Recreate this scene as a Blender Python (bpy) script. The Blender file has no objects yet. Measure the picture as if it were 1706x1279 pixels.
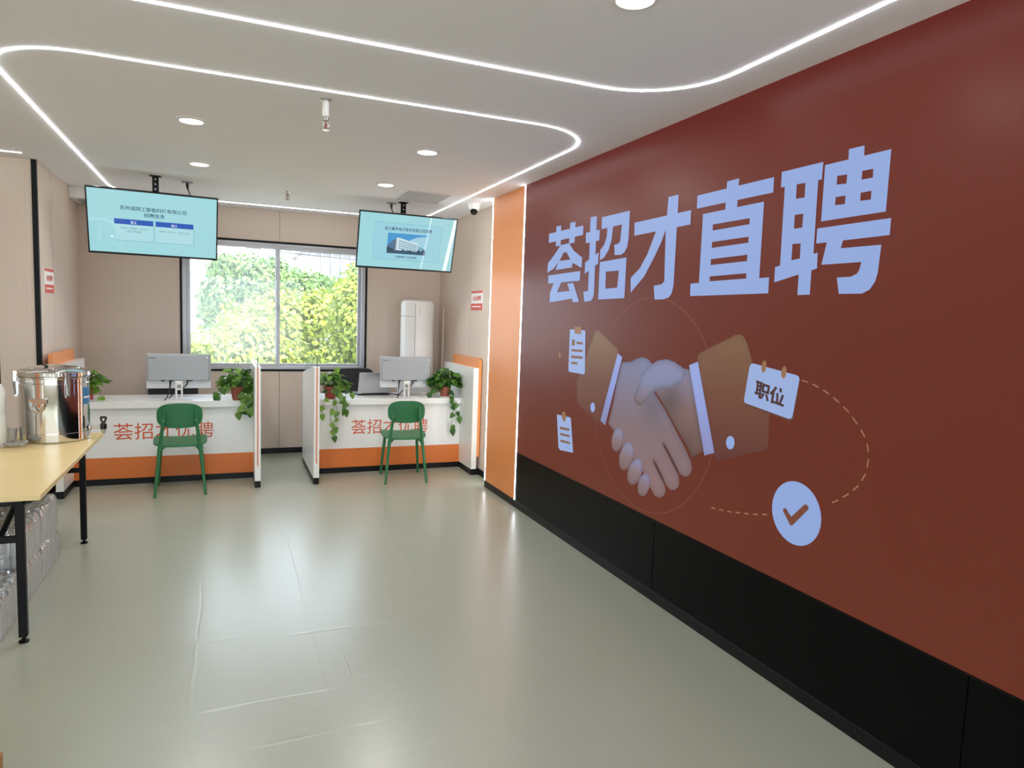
import bpy, bmesh, math, random
from mathutils import Vector, Matrix, Quaternion
from mathutils.geometry import tessellate_polygon, delaunay_2d_cdt

SC = bpy.context.scene
COL = SC.collection
random.seed(7)
PI = math.pi

# ------------------------------------------------------------------ camera
FPX, YAW, PITCH, ROLL, CAMH = 1134.183, 0.398414, -0.093566, 0.035136, 1.6
def camera():
    cy, sy, cp, sp = math.cos(YAW), math.sin(YAW), math.cos(PITCH), math.sin(PITCH)
    f = Vector((sy*cp, cy*cp, sp)); r = Vector((cy, -sy, 0)); u = r.cross(f)
    c, s = math.cos(ROLL), math.sin(ROLL)
    R = c*r + s*u; U = -s*r + c*u
    cd = bpy.data.cameras.new('camera'); cd.sensor_fit = 'HORIZONTAL'; cd.sensor_width = 36.0
    cd.lens = FPX/1706*36.0; cd.clip_start = 0.05; cd.clip_end = 300
    o = bpy.data.objects.new('camera', cd); COL.objects.link(o)
    o.matrix_world = Matrix(((R.x, U.x, -f.x, 0), (R.y, U.y, -f.y, 0), (R.z, U.z, -f.z, CAMH), (0, 0, 0, 1)))
    SC.camera = o
camera()

# ------------------------------------------------------------------ view, world, sun
SC.view_settings.view_transform = 'Standard'
SC.view_settings.look = 'None'
SC.view_settings.gamma = 1.0
SC.view_settings.use_curve_mapping = False
SC.view_settings.exposure = 0.0
SC.cycles.caustics_reflective = False
SC.cycles.caustics_refractive = False
SC.cycles.max_bounces = 10
SC.cycles.diffuse_bounces = 6
SC.cycles.glossy_bounces = 5
SC.cycles.transparent_max_bounces = 24
SC.cycles.sample_clamp_indirect = 6.0
SC.cycles.use_denoising = True

SKY_STRENGTH = 5.4
SUN_STRENGTH = 13.0
LAMP_POWER = 11.0
STRIP_GLOW = 17.0
w = bpy.data.worlds.new('sky'); SC.world = w; w.use_nodes = True
bgn = w.node_tree.nodes['Background']
bgn.inputs[0].default_value = (0.72, 0.86, 1.0, 1); bgn.inputs[1].default_value = SKY_STRENGTH
sl = bpy.data.lights.new('sun', 'SUN'); sl.energy = SUN_STRENGTH; sl.angle = 0.02; sl.color = (1.0, 0.95, 0.84)
so = bpy.data.objects.new('sun', sl); COL.objects.link(so)
so.rotation_euler = (math.radians(42), 0, math.radians(28))   # shines over the roof onto the trees outside

# ------------------------------------------------------------------ measured room
XR, XRR, XL = 2.2793, 2.3986, -1.3617
H, YB, YP, YO, YLED = 2.708, 8.0615, 6.43, 6.007, 5.262
ZLED, BB = 0.476, 0.062
WX0, WX1, WZ0, WZ1 = -0.436, 1.496, 0.955, 2.352

# ------------------------------------------------------------------ helpers
def S(h):
    h = h.lstrip('#'); v = [int(h[i:i+2], 16)/255 for i in (0, 2, 4)]
    return tuple((c/12.92 if c <= 0.04045 else ((c+0.055)/1.055)**2.4) for c in v)
def mat(name, color, rough=0.5, metal=0.0, spec=0.5, coat=0.0, emit=None, estr=0.0, bump=None, vary=None, trans=0.0, alpha=1.0):
    m = bpy.data.materials.new(name); m.use_nodes = True
    nt = m.node_tree; b = nt.nodes['Principled BSDF']
    c = S(color) if isinstance(color, str) else color
    b.inputs['Base Color'].default_value = (*c, 1)
    b.inputs['Roughness'].default_value = rough; b.inputs['Metallic'].default_value = metal
    b.inputs['Specular IOR Level'].default_value = spec; b.inputs['Coat Weight'].default_value = coat
    b.inputs['Transmission Weight'].default_value = trans; b.inputs['Alpha'].default_value = alpha
    if emit is not None:
        e = S(emit) if isinstance(emit, str) else emit
        b.inputs['Emission Color'].default_value = (*e, 1); b.inputs['Emission Strength'].default_value = estr
    if vary or bump:
        tc = nt.nodes.new('ShaderNodeTexCoord')
        n = nt.nodes.new('ShaderNodeTexNoise')
        sc, amt = (vary or bump)
        mp = nt.nodes.new('ShaderNodeMapping')
        if isinstance(sc, (tuple, list)): mp.inputs['Scale'].default_value = sc
        else: mp.inputs['Scale'].default_value = (sc, sc, sc)
        n.inputs['Scale'].default_value = 1.0; n.inputs['Detail'].default_value = 3
        nt.links.new(tc.outputs['Object'], mp.inputs['Vector']); nt.links.new(mp.outputs['Vector'], n.inputs['Vector'])
        if vary:
            mx = nt.nodes.new('ShaderNodeMix'); mx.data_type = 'RGBA'
            mx.inputs[6].default_value = (*[x*(1-amt) for x in c], 1); mx.inputs[7].default_value = (*[min(1, x*(1+amt)) for x in c], 1)
            nt.links.new(n.outputs['Fac'], mx.inputs[0]); nt.links.new(mx.outputs[2], b.inputs['Base Color'])
        if bump:
            bp = nt.nodes.new('ShaderNodeBump'); bp.inputs['Strength'].default_value = bump[1]; bp.inputs['Distance'].default_value = 0.01
            nt.links.new(n.outputs['Fac'], bp.inputs['Height']); nt.links.new(bp.outputs['Normal'], b.inputs['Normal'])
    return m
def glow(name, color, strength=1.0, rough=None):
    """a surface that only shines (lamp lenses, pictures shown on a screen)"""
    m = bpy.data.materials.new(name); m.use_nodes = True
    nt = m.node_tree; b = nt.nodes['Principled BSDF']
    c = S(color) if isinstance(color, str) else color
    b.inputs['Base Color'].default_value = (0.01, 0.01, 0.01, 1)
    b.inputs['Roughness'].default_value = 0.4 if rough is None else rough
    b.inputs['Specular IOR Level'].default_value = 0.0 if rough is None else 0.5
    b.inputs['Emission Color'].default_value = (*c, 1); b.inputs['Emission Strength'].default_value = strength
    return m

class MB:
    def __init__(s): s.v = []; s.f = []; s.m = []; s.c = None
    def add(s, vs, fs, mi=0):
        k = len(s.v); s.v += [tuple(x) for x in vs]; s.f += [tuple(i+k for i in f) for f in fs]; s.m += [mi]*len(fs); return s
    def box(s, x0, x1, y0, y1, z0, z1, mi=0, M=None):
        vs = [Vector((x, y, z)) for z in (z0, z1) for y in (y0, y1) for x in (x0, x1)]
        if M is not None: vs = [M @ v for v in vs]
        return s.add(vs, [(0, 2, 3, 1), (4, 5, 7, 6), (0, 1, 5, 4), (2, 6, 7, 3), (0, 4, 6, 2), (1, 3, 7, 5)], mi)
    def tube(s, path, r, n=8, mi=0, cap=True):
        P = [Vector(p) for p in path]; R = r if isinstance(r, (list, tuple)) else [r]*len(P)
        rings = []; up = None
        for i, p in enumerate(P):
            d = (P[min(i+1, len(P)-1)] - P[max(i-1, 0)]).normalized()
            if up is None: up = Vector((0, 0, 1)) if abs(d.z) < 0.9 else Vector((1, 0, 0))
            a = d.cross(up)
            if a.length < 1e-5: a = d.orthogonal()
            a.normalize(); b = a.cross(d).normalized(); up = b
            rings.append([p + R[i]*(math.cos(2*PI*k/n)*a + math.sin(2*PI*k/n)*b) for k in range(n)])
        vs = [v for rg in rings for v in rg]; fs = []
        for i in range(len(P)-1):
            for k in range(n):
                k2 = (k+1) % n; fs.append((i*n+k, i*n+k2, (i+1)*n+k2, (i+1)*n+k))
        if cap: fs += [tuple(range(n))[::-1], tuple((len(P)-1)*n+k for k in range(n))]
        return s.add(vs, fs, mi)
    def cyl(s, p0, p1, r0, r1=None, n=20, mi=0): return s.tube([p0, p1], [r0, r0 if r1 is None else r1], n, mi)
    def lathe(s, prof, c=(0, 0, 0), n=32, mi=0, M=None):
        vs = []; fs = []; k = len(prof)
        for i in range(n):
            a = 2*PI*i/n
            for r, z in prof:
                v = Vector((r*math.cos(a), r*math.sin(a), z))
                if M is not None: v = M @ v
                vs.append(v + Vector(c))
        for i in range(n):
            j = (i+1) % n
            for q in range(k-1):
                f = [i*k+q, j*k+q, j*k+q+1, i*k+q+1]
                fs.append(tuple(f))
        return s.add(vs, fs, mi)
    def prism(s, poly, o, u, v, w, d, mi=0):
        """2D polygon in the plane o+u,v thickened by d along w"""
        o, u, v, w = Vector(o), Vector(u), Vector(v), Vector(w); n = len(poly)
        A = [o + u*a + v*b for a, b in poly]; B = [p + w*d for p in A]
        fs = [(i, (i+1) % n, n+(i+1) % n, n+i) for i in range(n)]
        fs += [tuple(range(n))[::-1], tuple(n+i for i in range(n))]
        return s.add(A+B, fs, mi)
    def flat(s, loops, to3, mi=0):
        """polygon with holes laid flat, to3 maps 2D to 3D"""
        tri = tessellate_polygon([[Vector((a, b, 0)) for a, b in l] for l in loops])
        pts = [p for l in loops for p in l]
        return s.add([to3(a, b) for a, b in pts], [tuple(t) for t in tri], mi)
    def xf(s, M): s.v = [tuple(M @ Vector(v)) for v in s.v]; return s
    def build(s, name, mats, parent=None, bevel=0, smooth=35, world=False, segs=2):
        me = bpy.data.meshes.new(name); vs = s.v
        top = parent is None
        org = Vector((0, 0, 0))
        if top:
            xs, ys, zs = zip(*vs); org = Vector(((min(xs)+max(xs))/2, (min(ys)+max(ys))/2, min(zs)))
        me.from_pydata([tuple(Vector(v)-org) for v in vs], [], s.f)
        mats = mats if isinstance(mats, (list, tuple)) else [mats]
        for m in mats: me.materials.append(m)
        me.polygons.foreach_set('material_index', s.m)
        bm = bmesh.new(); bm.from_mesh(me); bmesh.ops.recalc_face_normals(bm, faces=bm.faces); bm.to_mesh(me); bm.free()
        if smooth:
            me.shade_smooth(); me.set_sharp_from_angle(angle=math.radians(smooth))
        if s.c is not None:
            at = me.color_attributes.new('Col', 'FLOAT_COLOR', 'POINT')
            for i, c in enumerate(s.c): at.data[i].color = (*c, 1)
        me.update()
        o = bpy.data.objects.new(name, me); COL.objects.link(o)
        if top: o.location = org
        else:
            o.parent = parent
            if parent.type == 'EMPTY' and parent.get('_w'): o.location = -parent.location
        if bevel:
            md = o.modifiers.new('bevel', 'BEVEL'); md.width = bevel; md.segments = segs; md.limit_method = 'ANGLE'; md.angle_limit = math.radians(40)
            md.harden_normals = False
        return o

def tag(o, label=None, cat=None, group=None, kind=None):
    if label: o['label'] = label
    if cat: o['category'] = cat
    if group: o['group'] = group
    if kind: o['kind'] = kind
    return o
def thing(name, label, cat, loc=(0, 0, 0), rz=0.0, group=None, world=True):
    """an Empty at the base of a thing; world=True means its parts are written in room coordinates"""
    o = bpy.data.objects.new(name, None); COL.objects.link(o); o.empty_display_size = 0.1
    o.location = loc; o.rotation_euler = (0, 0, rz)
    if world: o['_w'] = 1
    return tag(o, label, cat, group)
def copy_tree(o, parent=None):
    c = o.copy(); COL.objects.link(c)
    if parent is not None: c.parent = parent; c.location = o.location.copy()
    for ch in list(o.children): copy_tree(ch, c)
    return c
def struct(name, mb, m, parent=None, **k):
    return tag(mb.build(name, m, parent, **k), kind='structure' if parent is None else None)

def text_mb(body, to3, x0, x1, y0, y1, bold=0.0, mi=0):
    """lettering as flat outlines squeezed into the box x0..x1, y0..y1 of a plane"""
    cu = bpy.data.curves.new('lettering', 'FONT'); cu.body = body; cu.size = 1.0; cu.offset = bold; cu.resolution_u = 3
    o = bpy.data.objects.new('lettering', cu); COL.objects.link(o)
    bpy.context.view_layer.update()
    dg = bpy.context.evaluated_depsgraph_get()
    me = bpy.data.meshes.new_from_object(o.evaluated_get(dg))
    vs = [v.co.copy() for v in me.vertices]; fs = [tuple(p.vertices) for p in me.polygons]
    bpy.data.objects.remove(o); bpy.data.curves.remove(cu); bpy.data.meshes.remove(me)
    ax, bx = min(v.x for v in vs), max(v.x for v in vs); ay, by = min(v.y for v in vs), max(v.y for v in vs)
    mb = MB()
    return mb.add([to3(x0+(v.x-ax)/(bx-ax)*(x1-x0), y0+(v.y-ay)/(by-ay)*(y1-y0)) for v in vs], fs, mi)
def rrect(x0, x1, y0, y1, r, n=5):
    p = []
    for cx, cy, a0 in ((x1-r, y0+r, -90), (x1-r, y1-r, 0), (x0+r, y1-r, 90), (x0+r, y0+r, 180)):
        for i in range(n+1):
            a = math.radians(a0+90*i/n); p.append((cx+r*math.cos(a), cy+r*math.sin(a)))
    return p
# ------------------------------------------------------------------ materials
def wall_mat(name, color, axis):
    """laminate wall panel with faint vertical threads"""
    m = bpy.data.materials.new(name); m.use_nodes = True; nt = m.node_tree; b = nt.nodes['Principled BSDF']
    c = S(color); tc = nt.nodes.new('ShaderNodeTexCoord'); mp = nt.nodes.new('ShaderNodeMapping')
    mp.inputs['Scale'].default_value = (140, 140, 1.5)
    n = nt.nodes.new('ShaderNodeTexNoise'); n.inputs['Scale'].default_value = 1.0; n.inputs['Detail'].default_value = 2
    mx = nt.nodes.new('ShaderNodeMix'); mx.data_type = 'RGBA'
    mx.inputs[6].default_value = (*[x*0.90 for x in c], 1); mx.inputs[7].default_value = (*[x*1.08 for x in c], 1)
    nt.links.new(tc.outputs['Object'], mp.inputs['Vector']); nt.links.new(mp.outputs['Vector'], n.inputs['Vector'])
    nt.links.new(n.outputs['Fac'], mx.inputs[0]); nt.links.new(mx.outputs[2], b.inputs['Base Color'])
    b.inputs['Roughness'].default_value = 0.55; b.inputs['Specular IOR Level'].default_value = 0.3
    return m
M_wall = wall_mat('beige_wall_panel', '#d2c1b2', 'x')
M_seam = mat('dark_seam', '#4a4038', 0.8)
M_black = mat('black_trim', '#09090b', 0.5, spec=0.2)
M_base = mat('black_baseboard', '#0c0c0f', 0.4, spec=0.25)
M_ceil = mat('ceiling_paint', '#f6f4f8', 0.7, spec=0.2)
M_plain = mat('plain_wall_paint', '#cbc0b2', 0.7)
M_alu = mat('window_aluminium', '#b4b4b7', 0.4, metal=0.3)
M_white = mat('white_laminate', '#e9e9e6', 0.25, coat=0.1)
M_orange = mat('orange_laminate', '#d87532', 0.35, vary=((3, 3, 3), 0.04))
M_orange2 = mat('orange_wall_panel', '#e08e50', 0.4, vary=((2, 2, 2), 0.04))
M_red = mat('orange_red_lettering', '#cf5522', 0.5)
M_blackpanel = mat('gloss_black_panel', '#040405', 0.3, spec=0.12)
M_green = mat('green_plastic', '#2a7044', 0.42)
M_wood = mat('pale_wood_top', '#e3cb92', 0.35, vary=((1.2, 14, 14), 0.07))
M_steelblack = mat('black_steel', '#08080a', 0.45, spec=0.2)
M_steel = mat('polished_steel', '#dcdcda', 0.07, metal=1.0)
M_brushed = mat('brushed_steel', '#cfcfcd', 0.22, metal=1.0)
M_wplastic = mat('white_plastic', '#eceae6', 0.35)
M_gplastic = mat('grey_plastic', '#a3a8ab', 0.45)
M_lightgrey = mat('light_grey_plastic', '#c6c9cb', 0.4)
M_dark = mat('dark_plastic', '#202124', 0.45)
M_fabric = mat('dark_mesh_fabric', '#2b2b2f', 0.85, vary=((60, 60, 60), 0.3))
M_terra = mat('terracotta', '#a55a45', 0.6, vary=((20, 20, 20), 0.1))
M_redpot = mat('red_plastic_pot', '#a8433a', 0.4)
M_soil = mat('soil', '#33241a', 0.95)
M_silver = mat('silver_metal', '#b9bcc0', 0.35, metal=0.6)
M_signred = mat('sign_red', '#d2452f', 0.45)
M_signwhite = mat('sign_white', '#f1efec', 0.4)
M_blue = mat('blue_sticker', '#2c6f9c', 0.35)
M_card = mat('cardboard', '#a9794c', 0.8, vary=((8, 8, 8), 0.08))
M_vent = mat('grey_vent_paint', '#c4c4c4', 0.55)
M_strip = glow('led_strip_diffuser', (0.92, 0.965, 1.0), STRIP_GLOW)
M_lens = glow('downlight_lens', (1.0, 0.98, 0.95), 9.0)

def floor_mat():
    m = bpy.data.materials.new('grey_green_vinyl'); m.use_nodes = True; nt = m.node_tree; b = nt.nodes['Principled BSDF']
    L = nt.links.new
    tc = nt.nodes.new('ShaderNodeTexCoord')
    n1 = nt.nodes.new('ShaderNodeTexNoise'); n1.inputs['Scale'].default_value = 160; n1.inputs['Detail'].default_value = 3
    n2 = nt.nodes.new('ShaderNodeTexNoise'); n2.inputs['Scale'].default_value = 1.3; n2.inputs['Detail'].default_value = 3
    L(tc.outputs['Object'], n1.inputs['Vector']); L(tc.outputs['Object'], n2.inputs['Vector'])
    c = S('#a0a393')
    a = nt.nodes.new('ShaderNodeMix'); a.data_type = 'RGBA'
    a.inputs[6].default_value = (*[x*0.80 for x in c], 1); a.inputs[7].default_value = (*[x*1.18 for x in c], 1)
    L(n1.outputs['Fac'], a.inputs[0])
    # taped seams and creases of the sheet, each a line segment on the floor (x0, y0, x1, y1, width, strength)
    sep = nt.nodes.new('ShaderNodeSeparateXYZ')
    geo = nt.nodes.new('ShaderNodeNewGeometry')
    nz = nt.nodes.new('ShaderNodeTexNoise'); nz.inputs['Scale'].default_value = 2.2; nz.inputs['Detail'].default_value = 2
    L(geo.outputs['Position'], nz.inputs['Vector'])
    vm = nt.nodes.new('ShaderNodeVectorMath'); vm.operation = 'MULTIPLY_ADD'
    vm.inputs[1].default_value = (0.03, 0.03, 0); L(nz.outputs['Color'], vm.inputs[0]); L(geo.outputs['Position'], vm.inputs[2])
    sub = nt.nodes.new('ShaderNodeVectorMath'); sub.operation = 'SUBTRACT'; sub.inputs[1].default_value = (0.015, 0.015, 0)
    L(vm.outputs[0], sub.inputs[0]); L(sub.outputs[0], sep.inputs[0])
    def math_(op, x, y=None, clamp=False):
        q = nt.nodes.new('ShaderNodeMath'); q.operation = op; q.use_clamp = clamp
        for i, k in enumerate((x, y)):
            if k is None: continue
            if isinstance(k, (int, float)): q.inputs[i].default_value = k
            else: L(k, q.inputs[i])
        return q.outputs[0]
    X, Y = sep.outputs[0], sep.outputs[1]
    total = None
    for along, cst, t0, t1, wd, st in (('y', 0.388, 2.2, 5.0, 0.005, 0.6), ('y', -0.14, 2.82, 3.5, 0.012, 0.45), ('y', -0.14, 3.45, 4.31, 0.010, -0.4), ('x', 2.838, -0.14, 0.47, 0.011, 0.7),
                                       ('x', 2.535, 0.0, 0.6, 0.012, -0.8), ('x', 3.41, 0.25, 0.92, 0.013, 0.9), ('x', 5.72, 0.2, 0.53, 0.014, 0.7),
                                       ('y', 1.065, 3.85, 5.21, 0.012, 0.5), ('x', 2.55, 0.44, 0.58, 0.02, 0.8), ('x', 2.9, 0.47, 0.9, 0.009, -0.5),
                                       ('x', 3.47, -0.9, 0.1, 0.01, 0.4), ('x', 2.74, -0.6, -0.14, 0.009, -0.4), ('y', 0.5, 2.85, 3.2, 0.007, 0.6),
                                       ('x', 4.35, 0.5, 1.0, 0.012, 0.4), ('x', 4.1, -0.2, 0.2, 0.01, 0.4), ('x', 2.35, -0.3, 1.0, 0.007, 0.3)):
        P, T = (X, Y) if along == 'y' else (Y, X)
        d = math_('ABSOLUTE', math_('SUBTRACT', P, cst))
        ln = math_('SUBTRACT', 1.0, math_('DIVIDE', d, wd*1.0), True)
        mid, hl = (t0+t1)/2, (t1-t0)/2
        seg = math_('SUBTRACT', 1.0, math_('DIVIDE', math_('SUBTRACT', math_('ABSOLUTE', math_('SUBTRACT', T, mid)), hl-0.08), 0.08), True)
        k = math_('MULTIPLY', math_('MULTIPLY', ln, seg), st)
        total = k if total is None else math_('ADD', total, k)
    bp = nt.nodes.new('ShaderNodeBump'); bp.inputs['Strength'].default_value = 0.16; bp.inputs['Distance'].default_value = 0.006
    wv = math_('MULTIPLY', n2.outputs['Fac'], 0.25)
    L(math_('ADD', total, wv), bp.inputs['Height']); L(bp.outputs['Normal'], b.inputs['Normal'])
    br = nt.nodes.new('ShaderNodeMix'); br.data_type = 'RGBA'; br.inputs[7].default_value = (*S('#d8d8d2'), 1)
    L(math_('MULTIPLY', total, 0.14, True), br.inputs[0]); L(a.outputs[2], br.inputs[6])
    L(br.outputs[2], b.inputs['Base Color'])
    b.inputs['Roughness'].default_value = 0.28
    b.inputs['Specular IOR Level'].default_value = 1.0
    return m
M_floor = floor_mat()

def glass_mat(name, haze, tint=(1, 1, 1), gloss=0.025, milky=False):
    m = bpy.data.materials.new(name); m.use_nodes = True; nt = m.node_tree
    for n in list(nt.nodes): nt.nodes.remove(n)
    L = nt.links.new; out = nt.nodes.new('ShaderNodeOutputMaterial')
    t = nt.nodes.new('ShaderNodeBsdfTransparent'); t.inputs[0].default_value = (*tint, 1)
    g = nt.nodes.new('ShaderNodeBsdfGlossy'); g.inputs['Roughness'].default_value = 0.03
    tr = nt.nodes.new('ShaderNodeBsdfDiffuse' if milky else 'ShaderNodeBsdfTranslucent'); tr.inputs[0].default_value = (0.95, 0.97, 0.97, 1)
    m1 = nt.nodes.new('ShaderNodeMixShader'); m1.inputs[0].default_value = haze
    L(t.outputs[0], m1.inputs[1]); L(tr.outputs[0], m1.inputs[2])
    m2 = nt.nodes.new('ShaderNodeMixShader'); m2.inputs[0].default_value = gloss
    L(m1.outputs[0], m2.inputs[1]); L(g.outputs[0], m2.inputs[2]); L(m2.outputs[0], out.inputs[0])
    return m
M_glass = glass_mat('window_glass', 0.02)
M_dustyglass = glass_mat('dusty_window_glass', 0.06)
M_screenglass = glass_mat('desk_screen_glass', 0.07, (0.93, 0.97, 0.95), 0.10)
M_film = glass_mat('clear_film', 0.16, (0.98, 0.99, 1.0), 0.3, True)
M_bottle = glass_mat('clear_bottle', 0.62, (0.95, 0.97, 0.98), 0.2, True)

# ------------------------------------------------------------------ structure
struct('floor', MB().box(-4.4, 2.9, -2.8, 8.3, -0.12, 0.0), M_floor, smooth=0)
struct('ceiling', MB().box(-4.4, 2.9, -2.8, 8.3, H, H+0.18), M_ceil, smooth=0)
# wall with the window: laminate panels over a dark backing, open joints between panels
J = 0.0022
def panel_wall(boxes, backing, name):
    mb = MB()
    for b in boxes: mb.box(*b, 0)
    for b in backing: mb.box(*b, 1)
    return struct(name, mb, [M_wall, M_seam], smooth=0)
xs = 0.545
panel_wall([(XL-0.1, WX0-0.02, YB, YB+0.018, 0, H), (WX1+0.02, XRR+0.1, YB, YB+0.018, 0, H),
            (WX0-0.02, xs-J, YB, YB+0.018, WZ1+0.02, H), (xs+J, WX1+0.02, YB, YB+0.018, WZ1+0.02, H),
            (WX0-0.02, xs-J, YB, YB+0.018, 0, WZ0-0.02), (xs+J, WX1+0.02, YB, YB+0.018, 0, WZ0-0.02)],
           [(XL-0.1, WX0-0.02, YB+0.018, YB+0.2, 0, H), (WX1+0.02, XRR+0.4, YB+0.018, YB+0.2, 0, H),
            (WX0-0.02, WX1+0.02, YB+0.018, YB+0.2, WZ1+0.02, H), (WX0-0.02, WX1+0.02, YB+0.018, YB+0.2, 0, WZ0-0.02)], 'wall_back')
ys = 6.912
panel_wall([(XL-0.018, XL, YP, ys-J, 0, H), (XL-0.018, XL, ys+J, YB, 0, H)], [(XL-0.2, XL-0.018, YP+0.02, YB+0.2, 0, H)], 'wall_left')
ys2 = 6.925
panel_wall([(XRR, XRR+0.018, YO, ys2-J, 0, H), (XRR, XRR+0.018, ys2+J, YB, 0, H)], [(XRR+0.018, XRR+0.3, YO, YB, 0, H)], 'wall_right')
panel_wall([(-1.632, XL-0.03, YP, YP+0.018, 0, H), (-4.4, -1.684, YP, YP+0.018, 0, H)], [(-4.4, XL-0.2, YP+0.018, YP+0.2, 0, H)], 'wall_return')
struct('wall_far_left', MB().box(-4.4, -4.2, -2.6, YP, 0, H), M_plain, smooth=0)
rw = MB().box(-4.4, -3.9, -2.8, -2.6, 0, H); rw.box(1.9, 2.9, -2.8, -2.6, 0, H); rw.box(-3.9, 1.9, -2.8, -2.6, 2.45, H); rw.box(-3.9, 1.9, -2.8, -2.6, 0, 0.35)
struct('wall_rear', rw, M_plain, smooth=0)
# unseen window added behind the camera so that daylight brightens the ceiling
w2 = MB()
for x in (-3.9, -2.0, -0.05, 1.86): w2.box(x, x+0.04, -2.74, -2.66, 0.35, 2.45)
w2.box(-3.86, 1.86, -2.74, -2.66, 2.41, 2.45); w2.box(-3.86, 1.86, -2.74, -2.66, 0.35, 0.39)
added_win = struct('added_window', w2, M_alu, smooth=0)
for a, b in ((-3.86, -2.0), (-1.96, -0.05), (-0.01, 1.86)):
    o = MB().box(a, b, -2.703, -2.697, 0.39, 2.41).build('glass_pane', M_glass, added_win, smooth=0); o.location = -added_win.location
struct('wall_screen_side', MB().box(XR+0.062, XR+0.3, -2.6, YO, 0, H), M_plain, smooth=0)
# black corner strips
struct('trim_1', MB().box(XL-0.03, XL+0.004, YP-0.006, YP+0.03, 0, H), M_black, smooth=0)
struct('trim_2', MB().box(-1.684, -1.632, YP-0.006, YP+0.02, 0, H), M_black, smooth=0)
t3 = MB()
for b in ((WX0-0.02, WX0, WZ0-0.02, WZ1+0.02), (WX1, WX1+0.02, WZ0-0.02, WZ1+0.02), (WX0, WX1, WZ1, WZ1+0.02), (WX0, WX1, WZ0-0.02, WZ0)):
    t3.box(b[0], b[1], YB-0.006, YB+0.2, b[2], b[3])
struct('trim_3', t3, M_black, smooth=0)
struct('baseboard_back', MB().box(XL, XRR, YB-0.010, YB, 0, BB), M_base, smooth=0)
struct('baseboard_left', MB().box(XL, XL+0.010, YP, YB-0.010, 0, BB), M_base, smooth=0)
struct('baseboard_recess', MB().box(XRR-0.010, XRR, YO, YB-0.010, 0, BB), M_base, smooth=0)
struct('baseboard_right', MB().box(XR-0.004, XR+0.06, -2.6, YO+0.003, 0, BB), M_base, bevel=0.003)
struct('baseboard_return', MB().box(-4.2, XL-0.03, YP-0.01, YP, 0, BB), M_base, smooth=0)

# window
wf = MB()
fw = 0.045
wf.box(WX0, WX0+fw, YB+0.0, YB+0.11, WZ0, WZ1); wf.box(WX1-fw, WX1, YB, YB+0.11, WZ0, WZ1)
wf.box(WX0+fw, WX1-fw, YB, YB+0.11, WZ1-0.035, WZ1); wf.box(WX0+fw, WX1-fw, YB, YB+0.11, WZ0, WZ0+0.035)
win = struct('window_1', wf, M_alu, bevel=0.004)
def sash(x0, x1, y0, dusty):
    m = MB(); a, b = WZ0+0.035, WZ1-0.035; p = 0.034
    m.box(x0, x0+p, y0, y0+0.03, a, b); m.box(x1-p, x1, y0, y0+0.03, a, b)
    m.box(x0+p, x1-p, y0, y0+0.03, b-0.028, b); m.box(x0+p, x1-p, y0, y0+0.03, a, a+0.03)
    s = m.build('sash', M_alu, win, bevel=0.003); s.location = -win.location
    g = MB().box(x0+p, x1-p, y0+0.012, y0+0.017, a+0.03, b-0.028).build('glass_pane', M_dustyglass if dusty else M_glass, s)
    return s
sL = sash(WX0+fw, 0.552, YB+0.02, True)
sR = sash(0.504, WX1-fw, YB+0.06, False)
lk = MB().box(0.527, 0.541, YB-0.006, YB+0.022, 1.60, 1.68); lk.tube([(0.53, YB-0.006, 1.66), (0.505, YB-0.02, 1.655), (0.49, YB-0.022, 1.62)], 0.006, 8)
lo = lk.build('window_latch', M_gplastic, win); lo.location = -win.location
hs = MB().box(WX0+fw, WX1-fw, YB+0.0, YB+0.015, WZ1-0.06, WZ1-0.035); o = hs.build('head_rail', M_alu, win); o.location = -win.location

# panel under the video wall, orange pier
pm = MB()
for a, b in ((-2.6, 1.398), (1.402, 3.212), (3.218, YLED)): pm.box(XR, XR+0.06, a, b, BB, ZLED)
tag(pm.build('plinth_panel', M_blackpanel, smooth=0), 'glossy black panel running under the large brown screen', 'panel')
tag(MB().box(XR, XR+0.06, YLED+0.016, YO-0.004, BB, H).build('wall_panel', M_orange2, bevel=0.002),
    'tall orange panel standing between the big screen and the beige corner wall', 'panel')
tag(MB().box(XR-0.002, XR+0.03, YLED+0.006, YLED+0.016, BB, H).build('light_strip', M_strip, smooth=0),
    'upright white light strip between orange panel and large screen', 'light', 'light strips')
tag(MB().box(XR-0.002, XR+0.03, YO-0.004, YO+0.005, BB, H).build('light_strip', M_strip, smooth=0),
    'upright white light strip between orange panel and beige corner wall', 'light', 'light strips')

tag(MB().box(-4.2, -4.16, 0.5, 2.1, BB, H).build('wall_panel', M_orange2, bevel=0.002),
    'orange panel on the far left wall, mirrored in the left side of the steel urn', 'panel')
# ceiling light lines
def ribbon(path, w, z0, z1, closed=False):
    n = len(path); vs = []; fs = []
    for i, (x, y) in enumerate(path):
        p = path[(i-1) % n] if (closed or i > 0) else path[i]; q = path[(i+1) % n] if (closed or i < n-1) else path[i]
        d = Vector((q[0]-p[0], q[1]-p[1])).normalized(); nx, ny = -d.y*w/2, d.x*w/2
        vs += [(x+nx, y+ny, z0), (x-nx, y-ny, z0), (x-nx, y-ny, z1), (x+nx, y+ny, z1)]
    for i in range(n if closed else n-1):
        a, b = 4*i, 4*((i+1) % n)
        for k in range(4): fs.append((a+k, a+(k+1) % 4, b+(k+1) % 4, b+k))
    if not closed: fs += [(0, 1, 2, 3), (4*n-4, 4*n-3, 4*n-2, 4*n-1)]
    return MB().add(vs, fs)
tag(ribbon(rrect(-1.0, 2.053, 3.62, 7.745, 0.42, 10), 0.0085, H-0.0045, H-0.0005, True).build('light_strip', M_strip, smooth=0),
    'rounded rectangle of white light line on ceiling above the desks and screens', 'light', 'light strips')
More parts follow.
